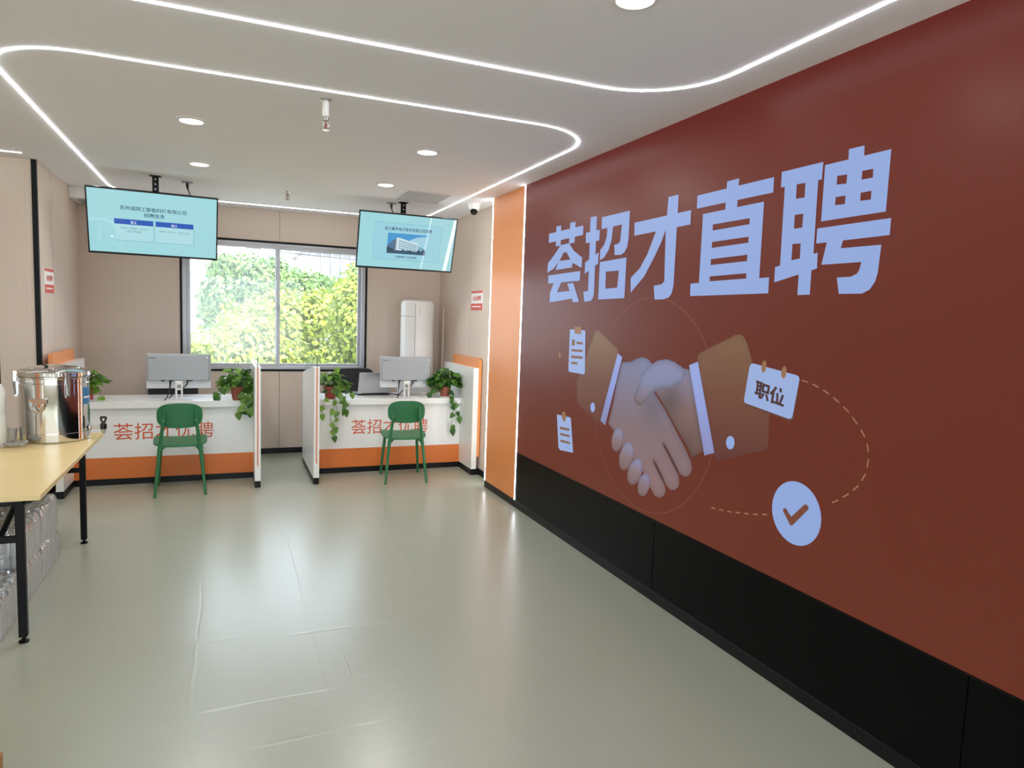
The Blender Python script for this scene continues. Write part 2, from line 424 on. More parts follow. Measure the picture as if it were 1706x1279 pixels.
tag(ribbon(rrect(-1.0, 2.053, -1.2, 2.92, 0.42, 10), 0.0085, H-0.0045, H-0.0005, True).build('light_strip', M_strip, smooth=0),
    'nearest white light line on ceiling, curving towards the top of the large screen', 'light', 'light strips')
tag(ribbon([(-3.9, 6.24), (-1.40, 6.20)], 0.0085, H-0.0045, H-0.0005).build('light_strip', M_strip, smooth=0),
    'short straight white light line on ceiling at the far left above beige panel', 'light', 'light strips')

# downlights
def downlight(x, y, label, power=LAMP_POWER):
    t = thing('downlight', label, 'light', (x, y, H), 0, 'round ceiling downlights', world=False)
    rp = [(0.062, -0.001), (0.066, -0.010), (0.084, -0.006), (0.088, 0.0)]
    MB().lathe(rp, n=32).build('trim_ring', M_wplastic, t)
    MB().lathe([(0.0, -0.004), (0.062, -0.004), (0.062, 0.0)], n=32).build('lens', M_lens, t)
    l = bpy.data.lights.new('lamp', 'AREA'); l.shape = 'DISK'; l.size = 0.12; l.energy = power; l.color = (1.0, 0.985, 0.97)
    lo = bpy.data.objects.new('lamp', l); COL.objects.link(lo); lo.parent = t; lo.location = (0, 0, -0.012)
    return t
downlight(-0.188, 4.57, 'nearer of two round downlights in front of the left hanging screen')
downlight(-0.188, 5.87, 'farther of two round downlights in front of the left hanging screen')
downlight(1.25, 4.58, 'round white downlight near the curved end of the ceiling light loop')
downlight(1.25, 5.88, 'round white downlight just in front of the right hanging screen and grey vent')
downlight(1.29, 2.10, 'round white downlight cut by the top edge of the picture', LAMP_POWER*0.45)
for x, y in ((-0.19, 2.1), (1.29, 0.3), (-0.19, 0.3), (-2.6, 4.9), (-2.6, 2.6), (-2.6, 0.3), (0.5, -1.5)):  # unseen lamps, added to lift the brightness of room and ceiling
    downlight(x, y, 'round white ceiling downlight added out of view for extra light', LAMP_POWER*(0.45 if x > -1 else 0.8))
CHARS={"a":[[[[4.783,2.266],[4.237,2.268],[4.237,2.204],[4.781,2.196]]],[[[4.660,2.307],[4.580,2.306],[4.577,2.159],[4.657,2.160]]],[[[4.436,2.308],[4.356,2.308],[4.357,2.161],[4.442,2.161]]],[[[4.577,2.162],[4.442,2.165],[4.480,2.106],[4.523,2.103],[4.581,2.052],[4.675,1.998],[4.786,1.971],[4.782,2.043],[4.684,2.093]]],[[[4.442,2.165],[4.365,2.106],[4.235,2.049],[4.236,1.977],[4.383,2.024],[4.480,2.106],[4.514,2.148]]],[[[4.594,2.048],[4.405,2.046],[4.377,2.023],[4.380,1.989],[4.645,1.985],[4.626,2.011]]],[[[4.766,1.949],[4.251,1.957],[4.254,1.890],[4.763,1.888]]],[[[4.665,1.894],[4.534,1.895],[4.604,1.818],[4.326,1.824],[4.308,1.771],[4.724,1.744],[4.724,1.816]]],[[[4.442,1.876],[4.350,1.878],[4.256,1.752],[4.265,1.742],[4.342,1.742]]]],"b":[[[[4.140,2.311],[4.054,2.309],[4.046,1.829],[4.045,1.795],[4.060,1.764],[4.087,1.747],[4.176,1.743],[4.194,1.813],[4.140,1.814],[4.129,1.82]]],[[[4.195,2.213],[4.006,2.215],[4.007,2.144],[4.191,2.142]]],[[[4.189,2.011],[4.008,2.067],[4.007,1.994],[4.187,1.934]]],[[[3.985,2.292],[3.647,2.291],[3.647,2.126],[3.657,2.075],[3.688,2.042],[3.726,2.030],[3.802,2.033],[3.813,2.099],[3.768,2.101],[3.744,2.114],[3.732,2.217],[3.984,2.215]]],[[[3.908,2.215],[3.837,2.219],[3.848,2.134],[3.879,2.073],[3.933,2.028],[3.987,2.012],[3.988,2.081],[3.941,2.110],[3.913,2.157]]],[[[3.986,2.001],[3.660,2.009],[3.661,1.760],[3.985,1.756]],[[3.900,1.935],[3.742,1.933],[3.752,1.827],[3.898,1.824]]]],"c":[[[[3.588,2.211],[3.043,2.214],[3.042,2.139],[3.584,2.133]]],[[[3.253,2.314],[3.160,2.312],[3.161,1.822],[3.173,1.779],[3.202,1.755],[3.255,1.746],[3.335,1.747],[3.351,1.825],[3.274,1.832],[3.250,1.847],[3.263,2.136]]],[[[3.358,2.136],[3.260,2.139],[3.301,2.067],[3.361,1.99],[3.454,1.884],[3.592,1.792],[3.601,1.881],[3.507,1.933],[3.432,2.014]]]],"d":[[[[2.997,2.282],[2.453,2.282],[2.451,2.214],[2.995,2.215]]],[[[2.769,2.316],[2.683,2.316],[2.685,2.181],[2.770,2.176]]],[[[2.941,2.180],[2.505,2.181],[2.503,1.821],[2.941,1.815]],[[2.858,2.118],[2.591,2.117],[2.592,2.089],[2.856,2.087]],[[2.855,2.030],[2.591,2.031],[2.591,2.003],[2.855,2.000]],[[2.856,1.944],[2.592,1.947],[2.592,1.917],[2.856,1.914]],[[2.857,1.857],[2.590,1.860],[2.590,1.835],[2.855,1.832]]],[[[3.011,1.826],[2.440,1.834],[2.439,1.762],[3.008,1.760]]]],"e":[[[[2.407,2.296],[2.178,2.295],[2.179,2.225],[2.406,2.228]]],[[[2.383,2.241],[2.198,2.236],[2.193,1.870],[2.378,1.853]],[[2.314,2.227],[2.266,2.225],[2.265,2.164],[2.313,2.165]],[[2.313,2.097],[2.265,2.096],[2.266,2.038],[2.312,2.037]],[[2.314,1.973],[2.268,1.971],[2.266,1.907],[2.314,1.902]]],[[[2.408,1.878],[2.172,1.925],[2.169,1.859],[2.406,1.810]]],[[[2.267,1.880],[2.198,1.886],[2.197,1.751],[2.265,1.751]]],[[[2.167,2.280],[1.863,2.280],[1.864,2.053],[2.166,2.052]],[[2.101,2.225],[2.053,2.222],[2.053,2.187],[2.101,2.190]],[[1.983,2.223],[1.934,2.222],[1.933,2.189],[1.983,2.190]],[[2.101,2.141],[2.053,2.14],[2.053,2.107],[2.101,2.109]],[[1.982,2.140],[1.934,2.140],[1.934,2.107],[1.982,2.109]]],[[[2.054,2.320],[1.982,2.319],[1.979,2.250],[2.052,2.255]]],[[[2.183,2.025],[1.839,2.026],[1.839,1.964],[2.183,1.963]]],[[[2.127,1.967],[2.047,1.967],[2.056,1.933],[1.871,1.931],[1.876,1.828],[1.884,1.795],[1.906,1.764],[1.939,1.750],[2.048,1.751],[2.064,1.817],[1.998,1.817],[1.969,1.828],[1.960,1.842],[1.953,1.872],[2.147,1.873]]]]}
ART={"sleeveL":[[4.005,1.547],[3.969,1.551],[3.897,1.523],[3.706,1.440],[3.702,1.423],[3.885,0.948],[3.931,0.938],[4.218,1.033],[4.241,1.180],[4.164,1.291],[4.099,1.398]],"cuffL":[[3.704,1.416],[3.647,1.394],[3.815,0.937],[3.880,0.960]],"handL":[[3.649,1.361],[3.553,1.371],[3.474,1.398],[3.418,1.408],[3.369,1.400],[3.317,1.375],[3.287,1.273],[3.280,1.207],[3.181,1.134],[3.073,1.037],[2.970,0.944],[2.915,0.881],[2.903,0.849],[2.918,0.814],[2.952,0.793],[2.997,0.794],[3.033,0.818],[3.101,0.880],[3.172,0.934],[3.113,0.881],[3.053,0.822],[3.015,0.784],[3.006,0.750],[3.014,0.721],[3.046,0.697],[3.089,0.691],[3.120,0.705],[3.182,0.764],[3.254,0.819],[3.197,0.767],[3.140,0.707],[3.125,0.674],[3.138,0.643],[3.181,0.618],[3.225,0.620],[3.282,0.660],[3.378,0.746],[3.573,0.817],[3.708,0.921],[3.779,0.955],[3.736,1.080],[3.699,1.233]],"gap1":[[3.180,0.940],[3.145,0.926],[3.083,0.870],[3.020,0.814],[3.000,0.790],[3.037,0.804],[3.109,0.869],[3.167,0.920]],"gap2":[[3.264,0.824],[3.227,0.809],[3.175,0.76],[3.137,0.722],[3.148,0.715],[3.198,0.754],[3.241,0.794]],"handR":[[3.318,1.377],[3.267,1.399],[3.187,1.412],[3.107,1.401],[3.029,1.373],[2.969,1.369],[2.826,0.960],[2.846,0.945],[2.915,0.903],[2.953,0.953],[3.075,1.054],[3.182,1.146],[3.266,1.212],[3.286,1.222],[3.372,1.146],[3.414,1.122],[3.455,1.119],[3.491,1.138],[3.494,1.170],[3.458,1.225],[3.426,1.298],[3.380,1.349]],"tips":[[[3.588,0.876],[3.595,0.852],[3.608,0.829],[3.626,0.810],[3.647,0.797],[3.669,0.791],[3.691,0.792],[3.708,0.801],[3.721,0.817],[3.728,0.838],[3.727,0.862],[3.720,0.887],[3.706,0.910],[3.688,0.928],[3.666,0.941],[3.644,0.947],[3.624,0.945],[3.606,0.936],[3.594,0.920],[3.588,0.899]],[[3.468,0.793],[3.479,0.765],[3.497,0.738],[3.519,0.716],[3.544,0.700],[3.570,0.693],[3.593,0.695],[3.612,0.706],[3.624,0.726],[3.628,0.751],[3.624,0.780],[3.612,0.810],[3.593,0.837],[3.570,0.859],[3.544,0.874],[3.519,0.88],[3.497,0.877],[3.479,0.865],[3.468,0.846],[3.464,0.821]],[[3.369,0.717],[3.381,0.690],[3.399,0.665],[3.421,0.644],[3.446,0.629],[3.471,0.622],[3.493,0.624],[3.510,0.635],[3.520,0.653],[3.523,0.678],[3.518,0.705],[3.505,0.733],[3.486,0.759],[3.463,0.779],[3.438,0.793],[3.414,0.799],[3.393,0.796],[3.377,0.785],[3.367,0.767],[3.364,0.744]],[[3.279,0.664],[3.286,0.641],[3.299,0.62],[3.315,0.601],[3.335,0.589],[3.354,0.582],[3.373,0.583],[3.389,0.590],[3.4,0.605],[3.404,0.624],[3.403,0.646],[3.395,0.670],[3.382,0.691],[3.365,0.709],[3.345,0.722],[3.326,0.727],[3.307,0.726],[3.292,0.718],[3.282,0.704],[3.277,0.685]]],"btnL":[[3.960,1.037],[3.962,1.024],[3.967,1.013],[3.977,1.004],[3.989,1.000],[4.001,1.001],[4.012,1.007],[4.020,1.016],[4.023,1.029],[4.022,1.042],[4.016,1.053],[4.007,1.062],[3.995,1.066],[3.982,1.065],[3.972,1.059],[3.964,1.049]],"btnR":[[2.595,1.044],[2.596,1.032],[2.601,1.020],[2.610,1.011],[2.621,1.006],[2.633,1.006],[2.643,1.012],[2.651,1.021],[2.655,1.034],[2.653,1.047],[2.648,1.059],[2.639,1.068],[2.627,1.072],[2.616,1.072],[2.605,1.066],[2.598,1.057]],"sleeveR":[[2.918,1.448],[2.895,1.464],[2.640,1.565],[2.603,1.570],[2.576,1.557],[2.548,1.521],[2.521,1.463],[2.500,1.42],[2.38,1.217],[2.371,1.062],[2.386,1.050],[2.703,0.933],[2.734,0.938],[2.810,1.112],[2.907,1.410]],"cuffR":[[2.980,1.394],[2.908,1.418],[2.734,0.967],[2.811,0.938]],"clip1":[[4.371,1.546],[4.359,1.550],[4.157,1.547],[4.140,1.542],[4.122,1.254],[4.141,1.243],[4.349,1.243],[4.369,1.251]],"clip1c":[[4.304,1.567],[4.202,1.569],[4.201,1.518],[4.296,1.521]],"clip1l":[[[4.334,1.477],[4.288,1.477],[4.288,1.434],[4.332,1.433]],[[4.261,1.465],[4.167,1.464],[4.168,1.448],[4.261,1.447]],[[4.333,1.408],[4.168,1.412],[4.168,1.396],[4.334,1.392]],[[4.333,1.363],[4.162,1.366],[4.164,1.348],[4.334,1.344]],[[4.329,1.318],[4.235,1.321],[4.236,1.304],[4.330,1.302]]],"clip2":[[4.523,0.907],[4.512,0.910],[4.316,0.918],[4.299,0.913],[4.243,0.679],[4.249,0.672],[4.449,0.654],[4.475,0.666]],"clip2c":[[4.374,0.916],[4.373,0.902],[4.378,0.889],[4.387,0.879],[4.399,0.874],[4.412,0.875],[4.424,0.881],[4.434,0.892],[4.439,0.905],[4.44,0.92],[4.435,0.933],[4.426,0.942],[4.414,0.947],[4.401,0.946],[4.389,0.940],[4.379,0.930]],"clip2l":[[[4.465,0.828],[4.314,0.835],[4.315,0.819],[4.465,0.807]],[[4.453,0.782],[4.305,0.789],[4.306,0.773],[4.453,0.765]],[[4.445,0.733],[4.293,0.741],[4.295,0.726],[4.446,0.716]]],"cal":[[2.510,1.436],[2.499,1.437],[2.232,1.405],[2.221,1.398],[2.218,1.388],[2.242,1.222],[2.251,1.213],[2.265,1.211],[2.535,1.245],[2.547,1.251],[2.548,1.263],[2.527,1.416],[2.522,1.430]],"calshadow":[[2.504,1.437],[2.228,1.406],[2.217,1.398],[2.215,1.387],[2.232,1.217],[2.243,1.204],[2.259,1.201],[2.530,1.235],[2.545,1.247],[2.549,1.263],[2.527,1.416]],"rings":[[[2.417,1.428],[2.419,1.417],[2.423,1.408],[2.429,1.402],[2.435,1.400],[2.441,1.402],[2.445,1.408],[2.448,1.417],[2.448,1.428],[2.445,1.439],[2.441,1.448],[2.436,1.454],[2.43,1.456],[2.424,1.454],[2.42,1.447],[2.417,1.438]],[[2.294,1.412],[2.296,1.401],[2.300,1.392],[2.305,1.386],[2.311,1.384],[2.317,1.386],[2.321,1.393],[2.324,1.402],[2.324,1.413],[2.322,1.424],[2.318,1.433],[2.312,1.439],[2.306,1.440],[2.301,1.438],[2.297,1.432],[2.294,1.423]]],"txtquad":[[2.479,1.284],[2.473,1.364],[2.288,1.334],[2.300,1.256]],"badge":[[2.194,0.948],[2.167,0.667],[2.318,0.798],[2.054,0.822]],"check":[[2.257,0.800],[2.254,0.810],[2.246,0.815],[2.238,0.813],[2.207,0.786],[2.142,0.856],[2.132,0.862],[2.123,0.859],[2.115,0.850],[2.117,0.843],[2.196,0.751],[2.205,0.747],[2.211,0.750]],"arc":[[2.206,1.386],[2.159,1.379],[2.102,1.362],[2.046,1.338],[2.002,1.313],[1.958,1.285],[1.915,1.245],[1.883,1.212],[1.862,1.179],[1.852,1.143],[1.848,1.103],[1.858,1.051],[1.882,1.004],[1.927,0.958],[1.984,0.913],[2.05,0.876]],"arc2":[[2.351,0.755],[2.451,0.729],[2.595,0.7],[2.769,0.679]],"ring":[[3.709,1.526],[2.940,1.575],[2.873,1.500],[2.701,0.914],[2.818,0.654],[3.003,0.503],[4.046,0.674]],"star":[[4.502,1.354],[4.504,1.341],[4.512,1.333],[4.523,1.332],[4.532,1.339],[4.537,1.352],[4.535,1.365],[4.527,1.374],[4.516,1.374],[4.507,1.367]],"thumb":[[3.318,1.377],[3.267,1.399],[3.187,1.412],[3.107,1.401],[3.039,1.376],[3.008,1.346],[3.041,1.297],[3.133,1.259],[3.222,1.244],[3.286,1.222],[3.372,1.146],[3.414,1.122],[3.455,1.119],[3.491,1.138],[3.494,1.170],[3.458,1.225],[3.426,1.298],[3.380,1.349]]}
# ------------------------------------------------------------------ video wall
SCR = S('#6a352a')
def screen_mat():
    m = bpy.data.materials.new('video_wall_picture'); m.use_nodes = True; nt = m.node_tree; b = nt.nodes['Principled BSDF']; L = nt.links.new
    geo = nt.nodes.new('ShaderNodeNewGeometry'); sp = nt.nodes.new('ShaderNodeSeparateXYZ'); L(geo.outputs['Position'], sp.inputs[0])
    # the shown picture: orange brown, redder towards the top, a little warmer at the lower left
    r1 = nt.nodes.new('ShaderNodeMapRange'); r1.inputs[1].default_value = 0.476; r1.inputs[2].default_value = 2.7; L(sp.outputs[2], r1.inputs[0])
    ramp = nt.nodes.new('ShaderNodeValToRGB'); e = ramp.color_ramp.elements
    e[0].position = 0.0; e[0].color = (*S('#642b1c'), 1); e[1].position = 1.0; e[1].color = (*S('#601d18'), 1)
    k = e.new(0.5); k.color = (*S('#64281b'), 1); k = e.new(0.9); k.color = (*S('#69271c'), 1)
    L(r1.outputs[0], ramp.inputs[0])
    b.inputs['Base Color'].default_value = (0.009, 0.008, 0.007, 1)
    b.inputs['Roughness'].default_value = 0.36; b.inputs['Specular IOR Level'].default_value = 0.19
    L(ramp.outputs[0], b.inputs['Emission Color']); b.inputs['Emission Strength'].default_value = 1.0
    return m
M_pic = screen_mat()
vw = thing('video_wall', 'huge wall screen showing a handshake and large pale blue lettering', 'screen', (XR, 2.0, ZLED))
MB().box(XR, XR+0.06, -2.6, YLED-0.002, ZLED+0.004, H).build('screen', M_pic, vw, smooth=0)
MB().box(XR-0.004, XR+0.06, -2.6, YLED-0.002, ZLED-0.004, ZLED+0.003).build('edge_rail', M_steelblack, vw, smooth=0)
def on_screen(dx):
    return lambda y, z: (XR-dx, y, z)
def pic(name, polys, m, layer, label=None):
    mb = MB()
    for i, p in enumerate(polys): mb.flat(p, on_screen(0.0006*layer+(0.00004*i if len(polys) < 20 else 0)))
    o = mb.build(name, m, vw, smooth=0)
    if label: o['label'] = label
    return o
M_ltext = glow('picture_pale_blue', '#8aa2d6', 1.0, 0.5)
M_paper = glow('picture_paper', '#93a8d6', 1.0, 0.5)
M_cuff = glow('picture_cuff', '#8a97cf', 1.0, 0.5)
M_bar = glow('picture_brown_bar', '#7a5338', 1.0, 0.5)
M_ink = glow('picture_ink', '#3d1c1e', 1.0, 0.5)
M_gapc = glow('picture_gap', '#4a1f1a', 1.0, 0.5)
M_ring = glow('picture_ring', '#6e3a2a', 1.0, 0.5)
M_dash = glow('picture_dash', '#966850', 1.0, 0.5)
M_pin = glow('picture_pin', '#8d6543', 1.0, 0.5)
M_shadow = glow('picture_card_edge', '#5a3024', 1.0, 0.5)
def vcol_mat(name):
    m = bpy.data.materials.new(name); m.use_nodes = True; nt = m.node_tree; b = nt.nodes['Principled BSDF']
    a = nt.nodes.new('ShaderNodeVertexColor'); a.layer_name = 'Col'
    b.inputs['Base Color'].default_value = (0.01, 0.01, 0.01, 1); b.inputs['Roughness'].default_value = 0.5
    nt.links.new(a.outputs[0], b.inputs['Emission Color']); b.inputs['Emission Strength'].default_value = 1.0
    return m
M_vcol = vcol_mat('picture_painted')
def painted(name, poly, layer, top, mid, bot, edge=0.035, edgek=0.72, step=0.02, spots=()):
    """one drawn shape of the picture with its drawn tones"""
    P = [Vector((a, b)) for a, b in poly]; n = len(P)
    ins = []
    y0, y1 = min(p.x for p in P), max(p.x for p in P); z0, z1 = min(p.y for p in P), max(p.y for p in P)
    def dist(q):
        best = 9
        for i in range(n):
            a, b = P[i], P[(i+1) % n]; ab = b-a; t = max(0, min(1, (q-a).dot(ab)/max(ab.length_squared, 1e-9)))
            best = min(best, (q-a-ab*t).length)
        return best
    def inside(q):
        r = False
        for i in range(n):
            a, b = P[i], P[(i+1) % n]
            if (a.y > q.y) != (b.y > q.y) and q.x < (b.x-a.x)*(q.y-a.y)/(b.y-a.y)+a.x: r = not r
        return r
    bnd = []
    for i in range(n):
        a, b = P[i], P[(i+1) % n]; k = max(1, int((b-a).length/step))
        bnd += [a+(b-a)*j/k for j in range(k)]
    y = y0+step/2
    while y < y1:
        z = z0+step/2
        while z < z1:
            q = Vector((y, z))
            if inside(q) and dist(q) > step*0.4: ins.append(q)
            z += step
        y += step
    vs, es, fs, *_ = delaunay_2d_cdt(bnd+ins, [(i, (i+1) % len(bnd)) for i in range(len(bnd))], [], 1, 1e-6)
    mb = MB(); mb.add([(XR-0.0006*layer, v.x, v.y) for v in vs], [tuple(f) for f in fs])
    top, mid, bot = S(top), S(mid), S(bot); cols = []
    for v in vs:
        t = (v.y-z0)/(z1-z0)
        c = [bot[i]+(mid[i]-bot[i])*t/0.5 for i in range(3)] if t < 0.5 else [mid[i]+(top[i]-mid[i])*(t-0.5)/0.5 for i in range(3)]
        d = min(1.0, dist(v)/edge); k = edgek+(1-edgek)*d*(2-d)
        for sy, sz, r, s in spots:
            q = math.exp(-((v.x-sy)**2+(v.y-sz)**2)/(r*r)); k *= 1-(1-s)*q
        cols.append([x*k for x in c])
    mb.c = cols
    return mb.build(name, M_vcol, vw, smooth=0)
A = ART
def circle_pts(cy, cz, r, n=64): return [(cy+r*math.cos(2*PI*i/n), cz+r*math.sin(2*PI*i/n)) for i in range(n)]
pic('ring_line', [[circle_pts(3.36, 1.13, 0.632), circle_pts(3.36, 1.13, 0.626)]], M_ring, 1)
painted('sleeve', A['sleeveL'], 2, '#7f6144', '#6a3d2a', '#5f2b1c', 0.05, 0.85)
painted('sleeve', A['sleeveR'], 3, '#765335', '#693a24', '#582620', 0.05, 0.85)
painted('hand', A['handR'], 4, '#7d7e9d', '#795e5c', '#684943', 0.05, 0.66, 0.018, [(3.13, 1.19, 0.10, 0.55), (2.98, 0.95, 0.12, 0.8)])
painted('hand', A['handL'], 5, '#74799a', '#7a666c', '#866869', 0.05, 0.70, 0.018, [(3.30, 1.13, 0.10, 0.75)])
# the thumb lies over the other hand
painted('thumb', A['thumb'], 6, '#8082a5', '#7c7f9f', '#765f5e', 0.045, 0.62, 0.014)
for g in ('gap1', 'gap2'): pic('finger_gap', [[A[g]]], M_gapc, 6)
for p in A['tips']: painted('fingertip', p, 7, '#8889ad', '#816c6f', '#785b5b', 0.03, 0.66, 0.014)
painted('cuff', A['cuffL'], 7, '#8f9fd6', '#8793cf', '#7c80a8', 0.02, 0.9); painted('cuff', A['cuffR'], 7, '#93a2da', '#8c98d2', '#8587b4', 0.02, 0.9)
pic('button', [[A['btnL']]], M_ltext, 4); pic('button', [[A['btnR']]], M_ltext, 4)
for nm in ('1', '2'):
    pic('clipboard', [[A['clip'+nm]]], M_paper, 4); pic('clip', [[A['clip'+nm+'c']]], M_pin, 5)
    pic('text_lines', [[p] for p in A['clip'+nm+'l']], M_bar, 5)
pic('calendar_edge', [[A['calshadow']]], M_shadow, 4); pic('calendar', [[A['cal']]], M_paper, 5)
for p in A['rings']: pic('binder_ring', [[p]], M_pin, 6)
q = [Vector(p) for p in A['txtquad']]
def quad_map(a, b):
    p = (q[0]*(1-a)+q[3]*a)*(1-b)+(q[1]*(1-a)+q[2]*a)*b
    return (XR-0.0036, p.x, p.y)
text_mb('职位', quad_map, -0.02, 1.02, -0.02, 1.02, 0.035).build('calendar_lettering', M_ink, vw, smooth=0)
pic('badge', [[circle_pts(2.1845, 0.808, 0.1385, 40)]], M_ltext, 4); pic('check_mark', [[A['check']]], glow('picture_check', '#70392a', 1.0, 0.5), 5)
def dashes(path, w, on, off):
    P = [Vector(p) for p in path]; out = []; acc = 0.0; seg = []
    tot = sum((P[i+1]-P[i]).length for i in range(len(P)-1)); s = 0.0
    def at(d):
        for i in range(len(P)-1):
            l = (P[i+1]-P[i]).length
            if d <= l or i == len(P)-2: return P[i]+(P[i+1]-P[i])*min(1, d/l), (P[i+1]-P[i]).normalized()
            d -= l
    while s+on < tot:
        a, da = at(s); b, db = at(s+on); na = Vector((-da.y, da.x))*w/2; nb = Vector((-db.y, db.x))*w/2
        out.append([[tuple(a+na), tuple(b+nb), tuple(b-nb), tuple(a-na)]]); s += on+off
    return out
pic('dashed_line', dashes(A['arc'], 0.006, 0.034, 0.026)+dashes(A['arc2'], 0.007, 0.03, 0.03), M_dash, 2)
pic('spark', [[A['star']]], M_pin, 2)
for k in 'abcde': pic('title_character', CHARS[k], M_ltext, 4)

# ------------------------------------------------------------------ hanging screens
M_tvbody = mat('black_screen_housing', '#0e0e11', 0.35)
def tv_mat():
    m = bpy.data.materials.new('cyan_slide'); m.use_nodes = True; nt = m.node_tree; b = nt.nodes['Principled BSDF']
    b.inputs['Base Color'].default_value = (0.01, 0.01, 0.01, 1); b.inputs['Roughness'].default_value = 0.03; b.inputs['Specular IOR Level'].default_value = 0.6
    b.inputs['Emission Color'].default_value = (*S('#a4dde4'), 1); b.inputs['Emission Strength'].default_value = 0.92
    return m
M_slide = tv_mat()
def tvglow(n, c): return glow(n, c, 0.92, 0.05)
M_scard = tvglow('slide_card', '#b3e2ea'); M_cardline = tvglow('slide_card_shade', '#8fcbd9'); M_navy = tvglow('slide_navy_text', '#233c6c')
M_hdr = tvglow('slide_blue_header', '#2257b8'); M_hdrt = tvglow('slide_white_text', '#e8f4fa'); M_small = tvglow('slide_small_text', '#5d8a95')
M_skyp = tvglow('photo_blue_sky', '#4c9fd8'); M_cloud = tvglow('photo_cloud', '#a9d7ea'); M_bwall = tvglow('photo_white_building', '#dcecf2'); M_bside = tvglow('photo_shaded_building', '#5a7896')
M_bwin = tvglow('photo_window', '#7fb0c4'); M_bground = tvglow('photo_ground', '#3d5870'); M_btree = tvglow('photo_trees', '#2f4d55')
def hanging_screen(label, C, yaw, tilt, w, ceil, cab, right):
    C = Vector(C); hgt = w*9/16
    r = Vector((math.cos(yaw), math.sin(yaw), 0)); fw = Vector((math.sin(yaw), -math.cos(yaw), 0))
    u = math.cos(tilt)*Vector((0, 0, 1))+math.sin(tilt)*fw; n = -math.sin(tilt)*Vector((0, 0, 1))+math.cos(tilt)*fw
    M = Matrix(((r.x, u.x, n.x, C.x), (r.y, u.y, n.y, C.y), (r.z, u.z, n.z, C.z), (0, 0, 0, 1)))
    t = thing('hanging_screen', label, 'screen', (ceil[0], ceil[1], H), 0, 'screens hung from the ceiling')
    hw, hh = w/2, hgt/2
    b = MB().box(-hw, hw, -hh, hh, -0.022, -0.002)
    b.box(-hw*0.55, hw*0.55, -hh*0.8, hh*0.35, -0.055, -0.022)
    e = 0.011
    for x0, x1, y0, y1 in ((-hw, -hw+e, -hh, hh), (hw-e, hw, -hh, hh), (-hw+e, hw-e, hh-e, hh), (-hw+e, hw-e, -hh, -hh+e*1.5)): b.box(x0, x1, y0, y1, -0.002, 0.004)
    b.xf(M).build('housing', M_tvbody, t, smooth=0)
    MB().box(-hw+e, hw-e, -hh+e*1.5, hh-e, -0.002, 0.0005).xf(M).build('display', M_slide, t, smooth=0)
    def pl(k): return lambda a, b: tuple(M @ Vector((a, b, 0.0008+0.0004*k)))
    def rect(name, x0, x1, y0, y1, m, k): return MB().flat([[(x0, y0), (x1, y0), (x1, y1), (x0, y1)]], pl(k)).build(name, m, t, smooth=0)
    def txt(name, s, x0, x1, y0, y1, m, k, bold=0.0): return text_mb(s, pl(k), x0, x1, y0, y1, bold).build(name, m, t, smooth=0)
    if not right:
        for x0, x1 in ((-0.297, -0.009), (0.008, 0.298)):
            rect('card_shade', x0+0.006, x1+0.006, -0.158, -0.01, M_cardline, 0); rect('slide_card', x0, x1, -0.151, 0.0, M_scard, 1)
            rect('slide_header', x0, x1, -0.014, 0.030, M_hdr, 2)
        txt('slide_title', '苏州诚锐工智能科技有限公司', -0.252, 0.244, 0.106, 0.142, M_navy, 1, 0.010)
        txt('slide_title', '招聘信息', -0.078, 0.078, 0.058, 0.093, M_navy, 1, 0.010)
        txt('header_lettering', '普工', -0.179, -0.132, -0.007, 0.018, M_hdrt, 3, 0.02); txt('header_lettering', '电工', 0.128, 0.174, -0.006, 0.016, M_hdrt, 3, 0.02)
        txt('small_lettering', '岗位要求：身体健康，工作认真 可', -0.253, -0.05, -0.054, -0.038, M_small, 3)
        txt('small_lettering', '接受二班倒等倒班', -0.205, -0.1, -0.080, -0.064, M_small, 3)
        txt('small_lettering', '岗位要求：持电工证，三年及以上工作', 0.034, 0.27, -0.060, -0.044, M_small, 3)
    else:
        rect('card_shade', -0.33, 0.336, -0.18, 0.182, M_cardline, 0); rect('slide_card', -0.326, 0.330, -0.174, 0.176, glow('slide_blue_card', '#a0d8e6', 0.92, 0.05), 1)
        txt('slide_title', '浙江豪声电子股份有限公司招聘', -0.233, 0.233, 0.108, 0.142, M_navy, 2, 0.010)
        rect('photo_sky', -0.197, 0.186, -0.113, 0.084, M_skyp, 2)
        def poly(name, p, m, k): return MB().flat([p], pl(k)).build(name, m, t, smooth=0)
        poly('photo_cloud', [(0.0, -0.06), (0.186, -0.06), (0.186, 0.07), (0.10, 0.06), (0.03, 0.03)], M_cloud, 3)
        poly('photo_building', [(-0.197, -0.035), (-0.117, 0.035), (-0.10, 0.041), (-0.10, -0.08), (-0.197, -0.07)], M_bside, 4)
        poly('photo_building', [(-0.112, 0.039), (-0.09, 0.043), (0.108, -0.002), (0.108, -0.075), (-0.112, -0.08)], M_bwall, 4)
        wmb = MB()
        for i in range(9):
            x = -0.082+i*0.0205; top = 0.024-0.0047*i*1.0
            for j in range(4):
                a = top-j*(0.024-0.0006*i); wmb.flat([[(x, a-0.017), (x+0.015, a-0.018), (x+0.015, a-0.003), (x, a)]], pl(5))
        wmb.build('photo_window', M_bwin, t, smooth=0)
        poly('photo_building', [(0.108, -0.03), (0.17, -0.045), (0.17, -0.08), (0.108, -0.08)], M_bwin, 4)
        rect('photo_ground', -0.197, 0.186, -0.113, -0.080, M_bground, 5)
